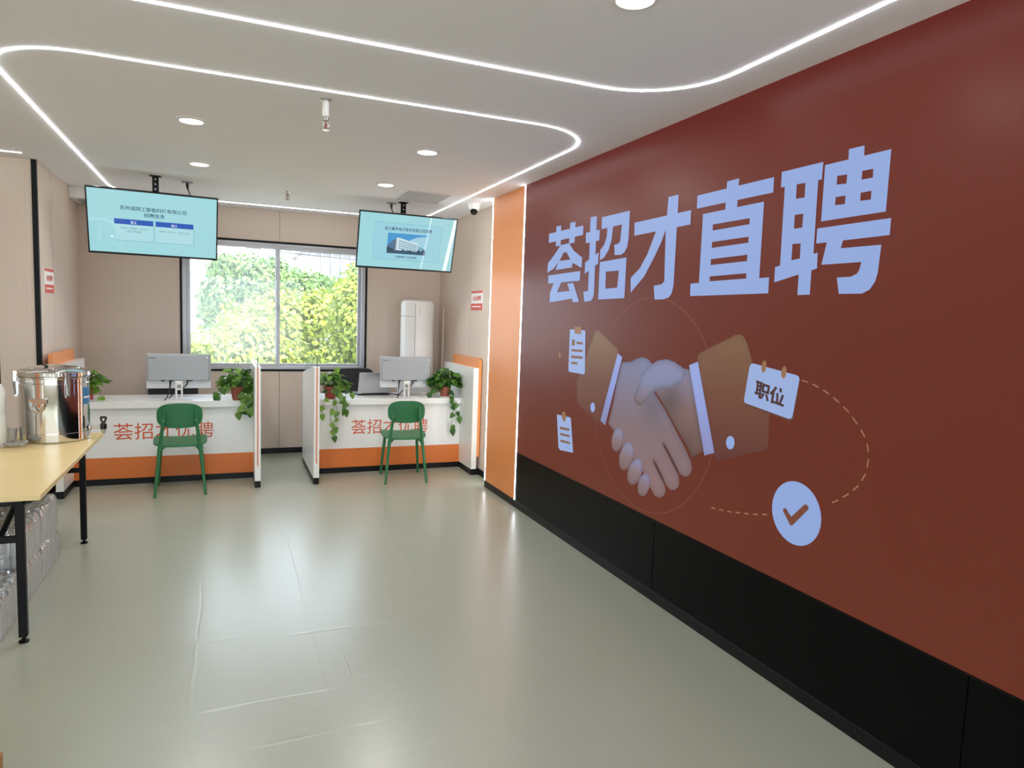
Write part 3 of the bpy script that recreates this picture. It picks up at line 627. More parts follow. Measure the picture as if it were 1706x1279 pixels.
        for cx, cy, s in ((-0.18, -0.068, .02), (-0.15, -0.075, .018), (-0.04, -0.078, .012), (0.03, -0.08, .012), (0.12, -0.075, .014), (0.165, -0.072, .018)):
            poly('photo_tree', [(cx+s*math.cos(a), cy+0.7*s*math.sin(a)) for a in [2*PI*i/10 for i in range(10)]], M_btree, 6)
        txt('slide_lettering', '诚聘精英 共启新程', -0.102, 0.105, -0.154, -0.133, M_navy, 2, 0.008)
    # pole, head and ceiling plate
    back = M @ Vector((0, 0.0, -0.055)); top = Vector((ceil[0], ceil[1], H))
    p = MB(); zb = back.z+0.02
    p.box(ceil[0]-0.024, ceil[0]+0.024, ceil[1]-0.014, ceil[1]+0.014, zb, H-0.004)
    p.build('pole', M_steelblack, t, bevel=0.003)
    for k in range(3): MB().cyl((ceil[0], ceil[1]-0.0138, H-0.03-0.04*k), (ceil[0], ceil[1]-0.0165, H-0.03-0.04*k), 0.007, n=10).build('bolt', M_silver, t)
    MB().box(ceil[0]-0.045, ceil[0]+0.045, ceil[1]-0.03, ceil[1]+0.03, H-0.006, H-0.0005).build('ceiling_plate', M_steelblack, t, bevel=0.002)
    hd = MB(); hd.tube([(ceil[0], ceil[1], zb+0.02), tuple(back)], 0.018, 10)
    hd.box(-0.12, 0.12, -0.12, 0.10, -0.068, -0.055, M=M); hd.build('mount_bracket', M_steelblack, t)
    # its power outlet plate and cable
    MB().box(cab[0]-0.045, cab[0]+0.045, cab[1]-0.03, cab[1]+0.03, H-0.007, H-0.0005).build('outlet_plate', M_gplastic, t, bevel=0.002)
    e1 = M @ Vector((0.2, hh*0.5, -0.03)) if not right else M @ Vector((-0.1, hh*0.5, -0.03))
    c = Vector((cab[0], cab[1], H-0.01)); pts = [c, c+Vector((0, 0, -0.03)), c+Vector((0.006, -0.005, -0.06)), c+Vector((0.03, -0.02, -0.12)), e1.lerp(c, 0.3), e1]
    MB().tube(pts, [0.012, 0.012, 0.005, 0.005, 0.005, 0.005], 8).build('cable', M_dark, t)
    return t
hanging_screen('left hanging screen with navy lettering and two blue header bars', (-0.5609, 6.60, 2.2964), 0.0639, 0.3738, 0.9838, (-0.552, 6.63), (-0.315, 6.77), False)
hanging_screen('right hanging screen showing a photo of a white office building', (1.6231, 6.60, 2.3118), 0.016, 0.3185, 0.9641, (1.600, 6.70), (1.504, 6.80), True)

# ------------------------------------------------------------------ ceiling and wall fittings
def sprinkler(x, y, label, sleeve):
    t = thing('sprinkler', label, 'sprinkler', (x, y, H), 0, 'ceiling sprinklers', world=False)
    MB().lathe([(0.0, -0.008), (0.02, -0.008), (0.034, -0.003), (0.036, 0)], n=24).build('escutcheon', M_brushed, t)
    z = -0.005
    if sleeve:
        MB().cyl((0, 0, -0.006), (0, 0, -0.085), 0.020).build('sleeve', M_wplastic, t); z = -0.082
    b = MB().cyl((0, 0, z), (0, 0, z-0.022), 0.013); b.cyl((0, 0, z-0.022), (0, 0, z-0.03), 0.017, 0.012); b.build('body', M_brushed, t)
    f = MB()
    for s in (-1, 1): f.tube([(0.012*s, 0, z-0.028), (0.017*s, 0, z-0.042), (0.012*s, 0, z-0.058), (0.003*s, 0, z-0.066)], 0.003, 6)
    f.lathe([(0.0, z-0.066), (0.018, z-0.067), (0.02, z-0.070), (0.0, z-0.070)], n=16); f.build('deflector', M_brushed, t)
    MB().cyl((0, 0, z-0.03), (0, 0, z-0.066), 0.0035).build('bulb', mat('red_bulb', '#b03028', 0.1), t)
sprinkler(0.483, 3.785, 'ceiling sprinkler with a white sleeve, below the light line', True)
sprinkler(0.523, 6.745, 'short metal ceiling sprinkler between the two hanging screens', False)

v = thing('ceiling_vent', 'grey square ceiling vent above the right hanging screen', 'vent', (1.687, 6.29, H), world=False)
vf = MB(); a, b = 0.195, 0.228
for x0, x1, y0, y1 in ((-a, a, -b, -b+0.03), (-a, a, b-0.03, b), (-a, -a+0.03, -b+0.03, b-0.03), (a-0.03, a, -b+0.03, b-0.03)): vf.box(x0, x1, y0, y1, -0.014, -0.0005)
vf.build('frame', M_vent, v, bevel=0.003)
for i in range(10):
    y = -b+0.045+i*0.0405
    MB().box(-a+0.03, a-0.03, -0.019, 0.019, -0.0015, 0.0015, M=Matrix.Translation((0, y, -0.011)) @ Matrix.Rotation(math.radians(3), 4, 'X')).build('slat', M_vent, v, smooth=0)
MB().box(-a+0.02, a-0.02, -b+0.02, b-0.02, -0.002, -0.0005).build('back_plate', M_vent, v, smooth=0)

c = thing('security_camera', 'white dome security camera with a black eye at ceiling by orange panel', 'camera', (2.215, 6.36, H), world=False)
MB().lathe([(0.0, -0.012), (0.062, -0.012), (0.068, -0.006), (0.068, 0)], n=28).build('base', M_wplastic, c)
MB().lathe([(0.058, -0.012), (0.056, -0.04), (0.046, -0.065), (0.03, -0.078), (0.0, -0.082)], n=28).build('housing', M_wplastic, c)
dv = Vector((-0.35, -0.75, -0.56)).normalized()
sph = [(0.036*math.cos(math.radians(t)), 0.036*math.sin(math.radians(t))) for t in range(-90, 91, 15)]
MB().lathe(sph, tuple(Vector((0, 0, -0.062))+dv*0.022), 24).build('eye', M_black, c)
p0 = Vector((0, 0, -0.062))+dv*0.054
MB().cyl(tuple(p0), tuple(p0+dv*0.006), 0.014, n=18).build('lens', mat('dark_lens', '#05060a', 0.05, coat=1.0), c)

d = thing('duct_box', 'white boxed duct with a grille, high in the left corner under the ceiling', 'duct', (-1.2, 7.85, H))
MB().box(XL+0.001, -0.98, 7.62, YB-0.002, 2.60, H-0.001).build('casing', M_wplastic, d, bevel=0.006)
g = MB()
for i in range(7): g.box(XL+0.06, -1.04, 7.66+i*0.05, 7.685+i*0.05, 2.592, 2.601)
g.build('grille', M_gplastic, d, smooth=0)

def wall_sign(label, x, nx, y0, y1):
    """nx: +1 faces +x (left wall), -1 faces -x"""
    z0, z1 = 1.690, 1.887
    t = thing('wall_sign', label, 'sign', (x, (y0+y1)/2, z0), 0, 'small red and white wall signs')
    a, b = (x, x+0.004) if nx > 0 else (x-0.004, x)
    MB().box(a, b, y0, y1, z0, z1).build('plate', M_signwhite, t, bevel=0.001)
    f = x+nx*0.0046
    def to3(k):
        return (lambda u, vv: (f+nx*0.0004*k, (y0+u) if nx > 0 else (y1-u), vv))
    wd = y1-y0
    def rect(nm, u0, u1, v0, v1, m, k): return MB().flat([[(u0, v0), (u1, v0), (u1, v1), (u0, v1)]], to3(k)).build(nm, m, t, smooth=0)
    rect('top_band', 0, wd, z1-0.022, z1, M_signred, 0); rect('bottom_band', 0, wd, z0, z0+0.068, M_signred, 0)
    text_mb('企业直聘', to3(1), 0.05, wd-0.05, z0+0.098, z0+0.148, 0.03).build('lettering', M_signred, t, smooth=0)
    rect('text_line', 0.04, wd-0.05, z0+0.03, z0+0.042, M_signwhite, 1)
wall_sign('small red and white sign on the left wall beside the black strip', XL, 1, 6.600, 6.910)
wall_sign('small red and white sign on the right wall beside the orange panel', XRR, -1, 6.535, 6.880)
tag(MB().box(XRR-0.022, XRR, 7.85, 7.875, BB, 1.73).build('pipe_cover', M_wall, bevel=0.003), 'slim beige pipe cover upright in the corner behind the tall air conditioner', 'pipe')
# ------------------------------------------------------------------ reception desks
M_glassedge = mat('glass_edge', '#5c5548', 0.2)
def desk(name_label, x0, x1, inner, outer_side):
    """x0..x1 clear front between the side panels; inner = x range of the aisle divider; outer_side -1 left wall, +1 right wall"""
    t = thing('reception_desk', name_label, 'desk', ((x0+x1)/2, 6.9, 0), 0, 'reception desks')
    B = lambda nm, b, m, bev=0.0, par=t: MB().box(*b).build(nm, m, par, bevel=bev, smooth=35 if bev else 0)
    zt = 0.755
    B('worktop', (x0+0.002, x1-0.002, 6.865, 7.42, 0.695, zt), M_white, 0.002)
    B('front_panel', (x0, x1, 6.900, 6.925, 0.25, 0.695), M_white)
    B('accent_band', (x0, x1, 6.898, 6.925, 0.058, 0.25), M_orange)
    B('plinth', (x0, x1, 6.905, 6.93, 0.0, 0.058), M_base)
    # aisle divider: two white boards, an orange core board and a clear screen on top
    a, b = inner; c = (a+b)/2
    zb = 0.975 if outer_side > 0 else 1.10
    sd_ = [(6.485, 0.062), (7.52, 0.062), (7.52, zb)]+([(6.60, 1.10)] if zb < 1.09 else [])+[(6.485, 1.10)]
    dv = MB().prism(sd_, (a, 0, 0), (0, 1, 0), (0, 0, 1), (1, 0, 0), c-0.005-a); dv.prism(sd_, (c+0.005, 0, 0), (0, 1, 0), (0, 0, 1), (1, 0, 0), b-c-0.005); dv.box(c-0.005, c+0.005, 6.485, 7.52, 0.062, 0.2)
    dv = dv.build('divider', M_white, t, smooth=0)
    MB().prism([(6.483, 0.2), (7.519, 0.2), (7.519, zb-0.002), (6.60, 1.098), (6.483, 1.098)], (c-0.005, 0, 0), (0, 1, 0), (0, 0, 1), (1, 0, 0), 0.010).build('orange_core', M_orange, dv, smooth=0)
    gp = [(6.483, 1.098), (6.60, 1.098), (7.519, zb-0.002), (7.519, 1.09), (7.17, 1.193), (6.483, 1.193)] if zb < 1.09 else [(6.483, 1.098), (7.40, 1.098), (7.40, 1.193), (6.483, 1.193)]
    MB().prism(gp, (c-0.004, 0, 0), (0, 1, 0), (0, 0, 1), (1, 0, 0), 0.008).build('glass_screen', M_screenglass, dv, smooth=0)
    B('glass_edge', (c-0.0042, c+0.0042, 6.4815, 6.483, 1.10, 1.193), M_glassedge, par=dv)
    B('divider_foot', (a+0.001, b-0.001, 6.486, 7.519, 0.0, 0.062), M_base, par=dv)
    # outer side panel with a rounded orange board behind it
    if outer_side > 0: w0, w1, o0, o1 = x1, x1+0.055, x1+0.055, x1+0.083
    else: w0, w1, o0, o1 = x0-0.055, x0, x0-0.083, x0-0.055
    sd = MB().box(w0, w1, 6.49, 7.50, 0.062, 1.10).build('side_panel', M_white, t, smooth=0)
    pl = [(6.485, 0.19), (7.35, 0.19), (7.35, 1.197)]+[(6.485+0.05-0.05*math.sin(math.radians(k*15)), 1.197-0.05+0.05*math.cos(math.radians(k*15))) for k in range(7)]
    MB().prism(pl, (o0, 0, 0), (0, 1, 0), (0, 0, 1), (1, 0, 0), o1-o0).build('orange_board', M_orange2, sd)
    B('side_foot', (min(w0, o0)+0.001, max(w1, o1)-0.001, 6.491, 7.499, 0.0, 0.062), M_base, par=sd)
    return t
dl = desk('left white reception desk with orange band, behind the steel urn', -1.245, 0.230, (0.230, 0.281), -1)
dr = desk('right white reception desk with orange band, beside the orange wall panel', 0.796, 2.307, (0.745, 0.796), 1)
def front(y): return lambda a, b: (a, y, b)
text_mb('荟招才优聘', front(6.8985), -0.935, -0.118, 0.407, 0.558, 0.0).build('lettering', M_red, dl, smooth=0)
text_mb('荟招才优聘', front(6.8985), 1.158, 1.952, 0.393, 0.542, 0.0).build('lettering', M_red, dr, smooth=0)

# ------------------------------------------------------------------ green chairs
def superell(rx, ry, p, n=36):
    out = []
    for i in range(n):
        a = 2*PI*i/n; c, s = math.cos(a), math.sin(a)
        out.append((rx*math.copysign(abs(c)**(2/p), c), ry*math.copysign(abs(s)**(2/p), s)))
    return out
def shell(outline, rings, f, th):
    """a thin moulded plate: outline scaled in rings, f(u, v) gives the 3D point and normal offset"""
    n = len(outline); vs = []; fs = []
    for side in (0, 1):
        base = len(vs); vs.append(f(0, 0, side*th))
        for r in range(1, rings+1):
            k = r/rings
            for u, v in outline: vs.append(f(u*k, v*k, side*th))
        for i in range(n):
            q = (base, base+1+i, base+1+(i+1) % n); fs.append(q if side else q[::-1])
        for r in range(1, rings):
            for i in range(n):
                q = (base+1+(r-1)*n+i, base+1+r*n+i, base+1+r*n+(i+1) % n, base+1+(r-1)*n+(i+1) % n); fs.append(q if side else q[::-1])
    tot = 1+rings*n
    for i in range(n):
        a = 1+(rings-1)*n+i; b = 1+(rings-1)*n+(i+1) % n; fs.append((a, b, tot+b, tot+a))
    return MB().add(vs, fs)
def make_chair(label):
    t = thing('chair', label, 'chair', group='green chairs at the reception desks', world=False)
    def fs(u, v, o): return (u, v+0.02, 0.443-o+0.07*v+0.42*u*u*(0.6+1.2*v)-0.25*max(0, v-0.15))
    shell(superell(0.215, 0.205, 3.2), 7, fs, 0.012).build('seat', M_green, t)
    def fb(u, v, o): return (u, -0.178-o*1.0+0.75*u*u-0.10*(v), 0.688+v)
    shell(superell(0.178, 0.108, 3.0), 7, fb, 0.012).build('backrest', M_green, t)
    for s in (-1, 1):
        pts = [(0.197*s, -0.235, 0.0), (0.178*s, -0.195, 0.2), (0.158*s, -0.170, 0.40), (0.142*s, -0.178, 0.53), (0.124*s, -0.196, 0.66), (0.116*s, -0.203, 0.735)]
        lg = MB().tube(pts, [0.0115, 0.014, 0.0165, 0.0145, 0.0135, 0.010], 12)
        l = lg.build('leg', M_green, t)
        MB().cyl((0.197*s, -0.235, 0.0), (0.196*s, -0.233, 0.012), 0.0125, n=12).build('foot_cap', M_green, l)
        MB().box(0.127*s-0.014, 0.127*s+0.014, -0.212, -0.178, 0.632, 0.662).build('clamp', M_green, l, bevel=0.004)
        fl = MB().tube([(0.190*s, 0.222, 0.0), (0.176*s, 0.19, 0.2), (0.158*s, 0.15, 0.42)], [0.0115, 0.014, 0.0165], 12).build('leg', M_green, t)
        MB().cyl((0.190*s, 0.222, 0.0), (0.189*s, 0.220, 0.012), 0.0125, n=12).build('foot_cap', M_green, fl)
    f = MB()
    f.tube([(-0.155, -0.165, 0.405), (-0.13, -0.16, 0.425), (0.13, -0.16, 0.425), (0.155, -0.165, 0.405)], 0.011, 8)
    f.tube([(-0.155, 0.15, 0.42), (0.155, 0.15, 0.42)], 0.011, 8)
    for s in (-1, 1):
        f.tube([(0.152*s, -0.165, 0.415), (0.152*s, 0.15, 0.425)], 0.010, 8)
        f.tube([(0.163*s, -0.172, 0.365), (0.145*s, -0.164, 0.395), (0.118*s, -0.16, 0.42)], [0.012, 0.010, 0.008], 8)
    f.build('seat_frame', M_green, t)
    return t
ch = make_chair('green chair in front of the left reception desk'); ch.location = (-0.378, 6.578, 0); ch.rotation_euler.z = math.radians(2)
c2 = copy_tree(ch); c2['label'] = 'green chair in front of the right reception desk'; c2.location = (1.606, 6.535, 0); c2.rotation_euler.z = math.radians(-5)

# ------------------------------------------------------------------ office chairs behind the desks
def office_chair(label):
    t = thing('office_chair', label, 'chair', group='dark office chairs behind the desks', world=False)
    sm = shell(superell(0.235, 0.23, 4), 5, lambda u, v, o: (u, v, 0.46+o+0.2*u*u), 0.06); sm.build('seat', M_fabric, t)
    shell(superell(0.22, 0.27, 7), 6, lambda u, v, o: (u, 0.24+o-0.5*u*u+0.06*v, 0.70+v), 0.018).build('backrest', M_fabric, t)
    f = MB()
    o = superell(0.225, 0.275, 7); f.tube([(u, 0.25-0.5*u*u+0.06*v, 0.70+v) for u, v in o+o[:1]], 0.012, 8, cap=False); f.build('back_frame', M_dark, t)
    MB().tube([(0, 0.0, 0.44), (0, 0.2, 0.45), (0, 0.29, 0.52), (0, 0.30, 0.66)], 0.02, 10).build('back_support', M_dark, t)
    for s in (-1, 1): MB().tube([(0.22*s, -0.05, 0.46), (0.28*s, -0.05, 0.50), (0.285*s, -0.05, 0.66), (0.28*s, 0.10, 0.67)], 0.014, 8).build('armrest', M_dark, t)
    MB().cyl((0, 0, 0.09), (0, 0, 0.46), 0.025).build('gas_lift', M_dark, t)
    b = MB(); b.cyl((0, 0, 0.07), (0, 0, 0.12), 0.045)
    for k in range(5):
        a = 2*PI*k/5+0.3; b.tube([(0, 0, 0.095), (0.27*math.cos(a), 0.27*math.sin(a), 0.07)], [0.024, 0.014], 8)
    bs = b.build('base', M_dark, t)
    for k in range(5):
        a = 2*PI*k/5+0.3; x, y = 0.27*math.cos(a), 0.27*math.sin(a)
        MB().cyl((x-0.02*math.sin(a), y+0.02*math.cos(a), 0.027), (x+0.02*math.sin(a), y-0.02*math.cos(a), 0.027), 0.027, n=16).build('caster', M_dark, bs)
    return t
oc = office_chair('dark office chair behind the left desk, seen under the monitor'); oc.location = (-0.52, 7.72, 0); oc.rotation_euler.z = PI
oc2 = copy_tree(oc); oc2['label'] = 'dark office chair behind the right desk, seen beside the open laptop'; oc2.location = (1.36, 7.66, 0)
# chairs are pulled in: backs face the window, so seen from the front only the tops show
oc.rotation_euler.z = 0.0; oc2.rotation_euler.z = 0.05

# ------------------------------------------------------------------ monitors, laptop, small things on the desks
DT = 0.755
def monitor(label, x, y):
    t = thing('monitor', label, 'monitor', group='grey monitors seen from behind', world=False)
    p = MB().box(-0.272, 0.272, 0.0, 0.014, 0.102, 0.425); p = p.build('panel', M_lightgrey, t, bevel=0.003)
    MB().box(-0.265, 0.265, 0.013, 0.0155, 0.115, 0.42).build('display', M_black, p, smooth=0)
    s = MB()
    a = [(-0.272, 0.178), (0.272, 0.178), (0.272, 0.425), (-0.272, 0.425)]; b = [(-0.25, 0.182), (0.25, 0.182), (0.25, 0.405), (-0.25, 0.405)]
    s.add([(u, 0.0, v) for u, v in a]+[(u, -0.026, v) for u, v in b], [(4, 5, 6, 7), (0, 1, 5, 4), (1, 2, 6, 5), (2, 3, 7, 6), (3, 0, 4, 7)])
    sh_ = s.build('back_shell', M_gplastic, t, bevel=0.002)
    bm = MB().box(-0.25, -0.19, -0.0266, -0.0255, 0.383, 0.388); bm.build('badge', M_dark, sh_, smooth=0)
    MB().box(0.235, 0.247, -0.0266, -0.0255, 0.387, 0.399).build('sticker', M_wplastic, sh_, smooth=0)
    pr = MB()
    for x0 in (-0.15, -0.085, 0.06, 0.085): pr.box(x0, x0+0.03, -0.016, -0.002, 0.170, 0.180)
    pr.build('port', M_dark, t, smooth=0)
    n = MB()
    for k in (-1, 1): n.box(0.024*k-0.008, 0.024*k+0.008, -0.045, -0.025, 0.010, 0.15)
    n.box(-0.032, 0.032, -0.045, -0.025, 0.09, 0.105); n.box(-0.032, 0.032, -0.045, -0.002, 0.14, 0.176)
    n.build('stand', M_wplastic, t, bevel=0.003)
    MB().box(-0.115, 0.115, -0.10, 0.09, 0.0, 0.010).build('base', M_lightgrey, t, bevel=0.003)
    c1 = MB().tube([(-0.072, -0.010, 0.172), (-0.075, -0.014, 0.13), (-0.085, -0.03, 0.07), (-0.10, -0.07, 0.02), (-0.115, -0.115, 0.006)], [0.010, 0.006, 0.005, 0.005, 0.005], 8)
    c1.build('cable', M_dark, t)
    MB().tube([(0.072, -0.010, 0.172), (0.07, -0.014, 0.15), (0.05, -0.02, 0.12), (0.03, -0.015, 0.11), (0.0, 0.0, 0.10), (-0.06, 0.01, 0.04), (-0.09, -0.03, 0.006)], [0.009, 0.006, 0.005, 0.005, 0.005, 0.005, 0.005], 8).build('cable', M_dark, t)
    t.location = (x, y, DT)
    return t
mo = monitor('grey monitor seen from behind on the left desk', -0.411, 7.03)
m2 = copy_tree(mo); m2['label'] = 'grey monitor seen from behind on the right desk'; m2.location = (1.733, 6.99, DT)

lp = thing('laptop', 'open silver laptop seen from behind on the right desk', 'laptop', (1.44, 7.19, DT), math.radians(7), world=False)
MB().box(-0.175, 0.175, 0.0, 0.23, 0.002, 0.020).build('base', M_dark, lp, bevel=0.004)
T = Matrix.Translation((0, 0.004, 0.02)) @ Matrix.Rotation(math.radians(12), 4, 'X')
ld = MB().box(-0.175, 0.175, -0.008, 0.0, 0.0, 0.232, M=T).build('lid', M_silver, lp, bevel=0.003)
MB().box(-0.165, 0.165, 0.0002, 0.001, 0.012, 0.222, M=T).build('display', M_black, ld, smooth=0)
MB().cyl((-0.14, 0.0, 0.02), (0.14, 0.0, 0.02), 0.007).build('hinge', M_dark, lp)
MB().tube([(0.17, 0.05, 0.01), (0.23, 0.02, 0.006), (0.26, -0.08, 0.006), (0.20, -0.10, 0.006)], 0.005, 8).build('cable', M_dark, lp)
wb = thing('paper_box', 'small white box behind the right monitor', 'box', (1.84, 7.26, DT+0.001), world=False)
MB().box(-0.12, 0.12, -0.07, 0.07, 0.0, 0.075).build('body', M_wplastic, wb, bevel=0.003)
MB().box(-0.123, 0.123, -0.073, 0.073, 0.065, 0.088).build('lid', M_white, wb, bevel=0.003)
tag(MB().lathe([(0.028, 0.0), (0.033, 0.075), (0.031, 0.075), (0.026, 0.004), (0.0, 0.004)], (-0.075, 7.02, DT+0.001), 24).build('drinking_glass', M_screenglass), 'clear drinking glass on the left desk beside the potted plant', 'glass')

# ------------------------------------------------------------------ air conditioner
ac = thing('air_conditioner', 'tall white cylindrical air conditioner in the right corner by the window', 'air conditioner', (2.045, 7.76, 0), world=False)
R0 = 0.192
MB().lathe([(0, 0.04), (R0, 0.04), (R0, 1.74), (R0-0.012, 1.775), (R0-0.04, 1.788), (0, 1.792)], n=48).build('casing', M_wplastic, ac)
MB().lathe([(0, 0.0), (R0+0.012, 0.0), (R0+0.012, 0.03), (R0, 0.045), (0, 0.045)], n=48).build('base', M_gplastic, ac)
def arc_plate(a0, a1, r0, r1, z0, z1, n=10):
    vs = []; fs = []
    for i in range(n+1):
        a = math.radians(a0+(a1-a0)*i/n)
        for r, z in ((r0, z0), (r1, z0), (r1, z1), (r0, z1)): vs.append((r*math.cos(a), r*math.sin(a), z))
    for i in range(n):
        for k in range(4): fs.append((4*i+k, 4*i+(k+1) % 4, 4*i+4+(k+1) % 4, 4*i+4+k))
    fs += [(0, 1, 2, 3), (4*n, 4*n+1, 4*n+2, 4*n+3)]
    return MB().add(vs, fs)
arc_plate(-175, -112, R0-0.005, R0+0.006, 0.10, 1.60).build('front_panel', M_wplastic, ac)
arc_plate(-175, -112, R0-0.005, R0+0.006, 1.606, 1.75).build('front_panel', M_wplastic, ac)
arc_plate(-110, -40, R0-0.005, R0+0.004, 0.10, 1.75).build('front_panel', M_wplastic, ac)
arc_plate(-112, -110.6, R0-0.002, R0+0.007, 0.10, 1.75, 2).build('seam', M_gplastic, ac, smooth=0)
arc_plate(-175, -112, R0+0.004, R0+0.0075, 1.600, 1.606).build('seam', M_gplastic, ac, smooth=0)
arc_plate(-98, -96, R0, R0+0.007, 1.60, 1.72, 2).build('display_strip', M_lightgrey, ac)

# ------------------------------------------------------------------ potted plants
def leaf_mat(name, a, b_):
    m = bpy.data.materials.new(name); m.use_nodes = True; nt = m.node_tree; b = nt.nodes['Principled BSDF']; L = nt.links.new
    g = nt.nodes.new('ShaderNodeNewGeometry'); r = nt.nodes.new('ShaderNodeValToRGB'); e = r.color_ramp.elements
    e[0].color = (*S(a), 1); e[1].color = (*S(b_), 1); L(g.outputs['Random Per Island'], r.inputs[0]); L(r.outputs[0], b.inputs['Base Color'])
    b.inputs['Roughness'].default_value = 0.38
    tr = nt.nodes.new('ShaderNodeBsdfTranslucent'); L(r.outputs[0], tr.inputs[0])
    mx = nt.nodes.new('ShaderNodeMixShader'); mx.inputs[0].default_value = 0.3
    L(b.outputs[0], mx.inputs[1]); L(tr.outputs[0], mx.inputs[2]); L(mx.outputs[0], nt.nodes['Material Output'].inputs[0])
    return m
M_leaf = leaf_mat('pothos_leaf', '#2f5a1e', '#7ba53c')
M_leafdark = leaf_mat('pothos_leaf_dark', '#2a5224', '#55852f')
M_stem = mat('plant_stem', '#4d6428', 0.6)
LEAF = [(0, 0), (0.30, -0.10), (0.48, 0.10), (0.42, 0.42), (0.2, 0.78), (0, 1.0), (-0.2, 0.78), (-0.42, 0.42), (-0.48, 0.10), (-0.30, -0.10)]
def add_leaf(mb, p, d, nrm, ln):
    d = Vector(d).normalized(); nrm = Vector(nrm); s = d.cross(nrm)
    if s.length < 1e-4: s = d.orthogonal()
    s.normalize(); n = s.cross(d).normalized(); p = Vector(p); k = ln*0.9
    pts = [p+s*(u*k)+d*(v*ln)+n*(abs(u)*0.28*k-0.22*ln*v*v) for u, v in LEAF]
    mid = p+d*(0.45*ln)-n*0.05*ln; i0 = len(mb.v)
    mb.add(pts+[mid], [(i, (i+1) % 10, 10) for i in range(10)])
def plant(label, x, y, z, pot_m, pr, ph, n, spread, height, ln, vines, leafm, seed, saucer=False, xl=(-9, 9)):
    rnd = random.Random(seed)
    t = thing('potted_plant', label, 'plant', (x, y, z), 0, 'potted plants on the desks', world=False)
    r0 = pr*0.74
    p = MB().lathe([(0, 0.004), (r0, 0.004), (pr*0.95, ph*0.8), (pr*1.04, ph*0.8), (pr*1.06, ph), (pr*0.96, ph), (pr*0.9, ph*0.88), (0, ph*0.88)], n=28).build('pot', pot_m, t)
    MB().lathe([(0, ph*0.88), (pr*0.9, ph*0.885)], n=20).build('soil', M_soil, p)
    if saucer: MB().lathe([(0, 0), (pr*0.95, 0.0), (pr*1.08, 0.012), (pr*1.0, 0.012), (pr*0.85, 0.004), (0, 0.004)], n=28).build('saucer', M_wplastic, t)
    lf = MB(); st = MB(); c0 = Vector((0, 0, ph*0.85))
    for i in range(n):
        a = rnd.uniform(0, 2*PI); rr = math.sqrt(rnd.random()); e = rnd.uniform(-0.2, 1.0)
        q = Vector((math.cos(a)*spread*rr, math.sin(a)*spread*rr*0.85, ph+height*max(0.0, (1-rr*rr))*(0.35+0.65*rnd.random())+0.3*height*e*rr))
        q.x = max(xl[0], min(xl[1], q.x))
        if q.z < ph*0.75 and q.xy.length < pr*1.25: q.z = ph*0.95
        mid = c0.lerp(q, 0.55)+Vector((0, 0, 0.025))
        if i % 2 == 0: st.tube([tuple(c0+Vector((q.x*0.15, q.y*0.15, 0))), tuple(mid), tuple(q)], 0.0016, 5, cap=False)
        d = Vector((math.cos(a)*(0.4+rr), math.sin(a)*(0.4+rr), rnd.uniform(-0.7, 0.25)))
        nm = Vector((rnd.uniform(-0.4, 0.4), rnd.uniform(-0.6, 0.2), 1))
        add_leaf(lf, q, d, nm, ln*rnd.uniform(0.7, 1.15))
    for path, step in vines:
        P = [Vector(v) for v in path]; st.tube([tuple(v) for v in P], 0.0022, 6)
        for i in range(len(P)-1):
            k = max(1, int((P[i+1]-P[i]).length/step))
            for j in range(k):
                v = P[i].lerp(P[i+1], (j+rnd.random()*0.6)/k)
                d = Vector((rnd.choice((-1, 1))*rnd.uniform(0.3, 1), rnd.uniform(-0.7, 0.1), rnd.uniform(-1.2, -0.2)))
                add_leaf(lf, v, d, (rnd.uniform(-0.4, 0.4), -1, 0.5), ln*rnd.uniform(0.75, 1.15))
        add_leaf(lf, P[-1], (0.2, -0.2, -1), (0, -1, 0.3), ln)
    lf.build('foliage', leafm, t); st.build('stems', M_stem, t)
    return t
plant('bushy trailing plant in a terracotta pot at the aisle end of the left desk', 0.095, 6.945, DT, M_terra, 0.066, 0.125, 140, 0.155, 0.17, 0.072,
      [([(-0.03, -0.02, 0.12), (-0.12, -0.03, 0.15), (-0.17, -0.05, 0.09), (-0.185, -0.05, 0.03)], 0.035), ([(0.04, -0.04, 0.12), (0.09, -0.08, 0.08), (0.10, -0.125, 0.02), (0.095, -0.14, -0.09)], 0.032),
       ([(0.03, -0.03, 0.12), (0.06, -0.12, 0.04), (0.06, -0.14, -0.05), (0.0, -0.15, -0.11)], 0.04), ([(0.05, 0.0, 0.13), (0.11, -0.06, 0.14), (0.115, -0.09, 0.02)], 0.03)], M_leaf, 11, xl=(-0.2, 0.105))
plant('plant with long hanging vines in a red pot at the right desk', 0.955, 6.935, DT, M_redpot, 0.068, 0.125, 90, 0.155, 0.15, 0.066,
      [([(0.03, -0.03, 0.12), (0.05, -0.10, 0.05), (0.03, -0.13, -0.05), (-0.02, -0.14, -0.18), (0.0, -0.14, -0.30), (0.02, -0.14, -0.36)], 0.075),
       ([(0.05, -0.03, 0.12), (0.10, -0.12, 0.05), (0.14, -0.14, -0.03), (0.13, -0.14, -0.11)], 0.032), ([(-0.03, -0.04, 0.12), (-0.06, -0.11, 0.06), (-0.085, -0.13, -0.05), (-0.10, -0.14, -0.14)], 0.07),
       ([(0.0, -0.06, 0.12), (0.03, -0.13, 0.0), (0.06, -0.14, -0.16), (0.03, -0.14, -0.27)], 0.08), ([(0.05, 0, 0.12), (0.15, -0.04, 0.13), (0.20, -0.06, 0.06)], 0.03),
       ([(0.02, 0.0, 0.12), (0.05, 0.0, 0.22), (0.06, 0.0, 0.31)], 0.04)], M_leaf, 5, xl=(-0.125, 0.22))
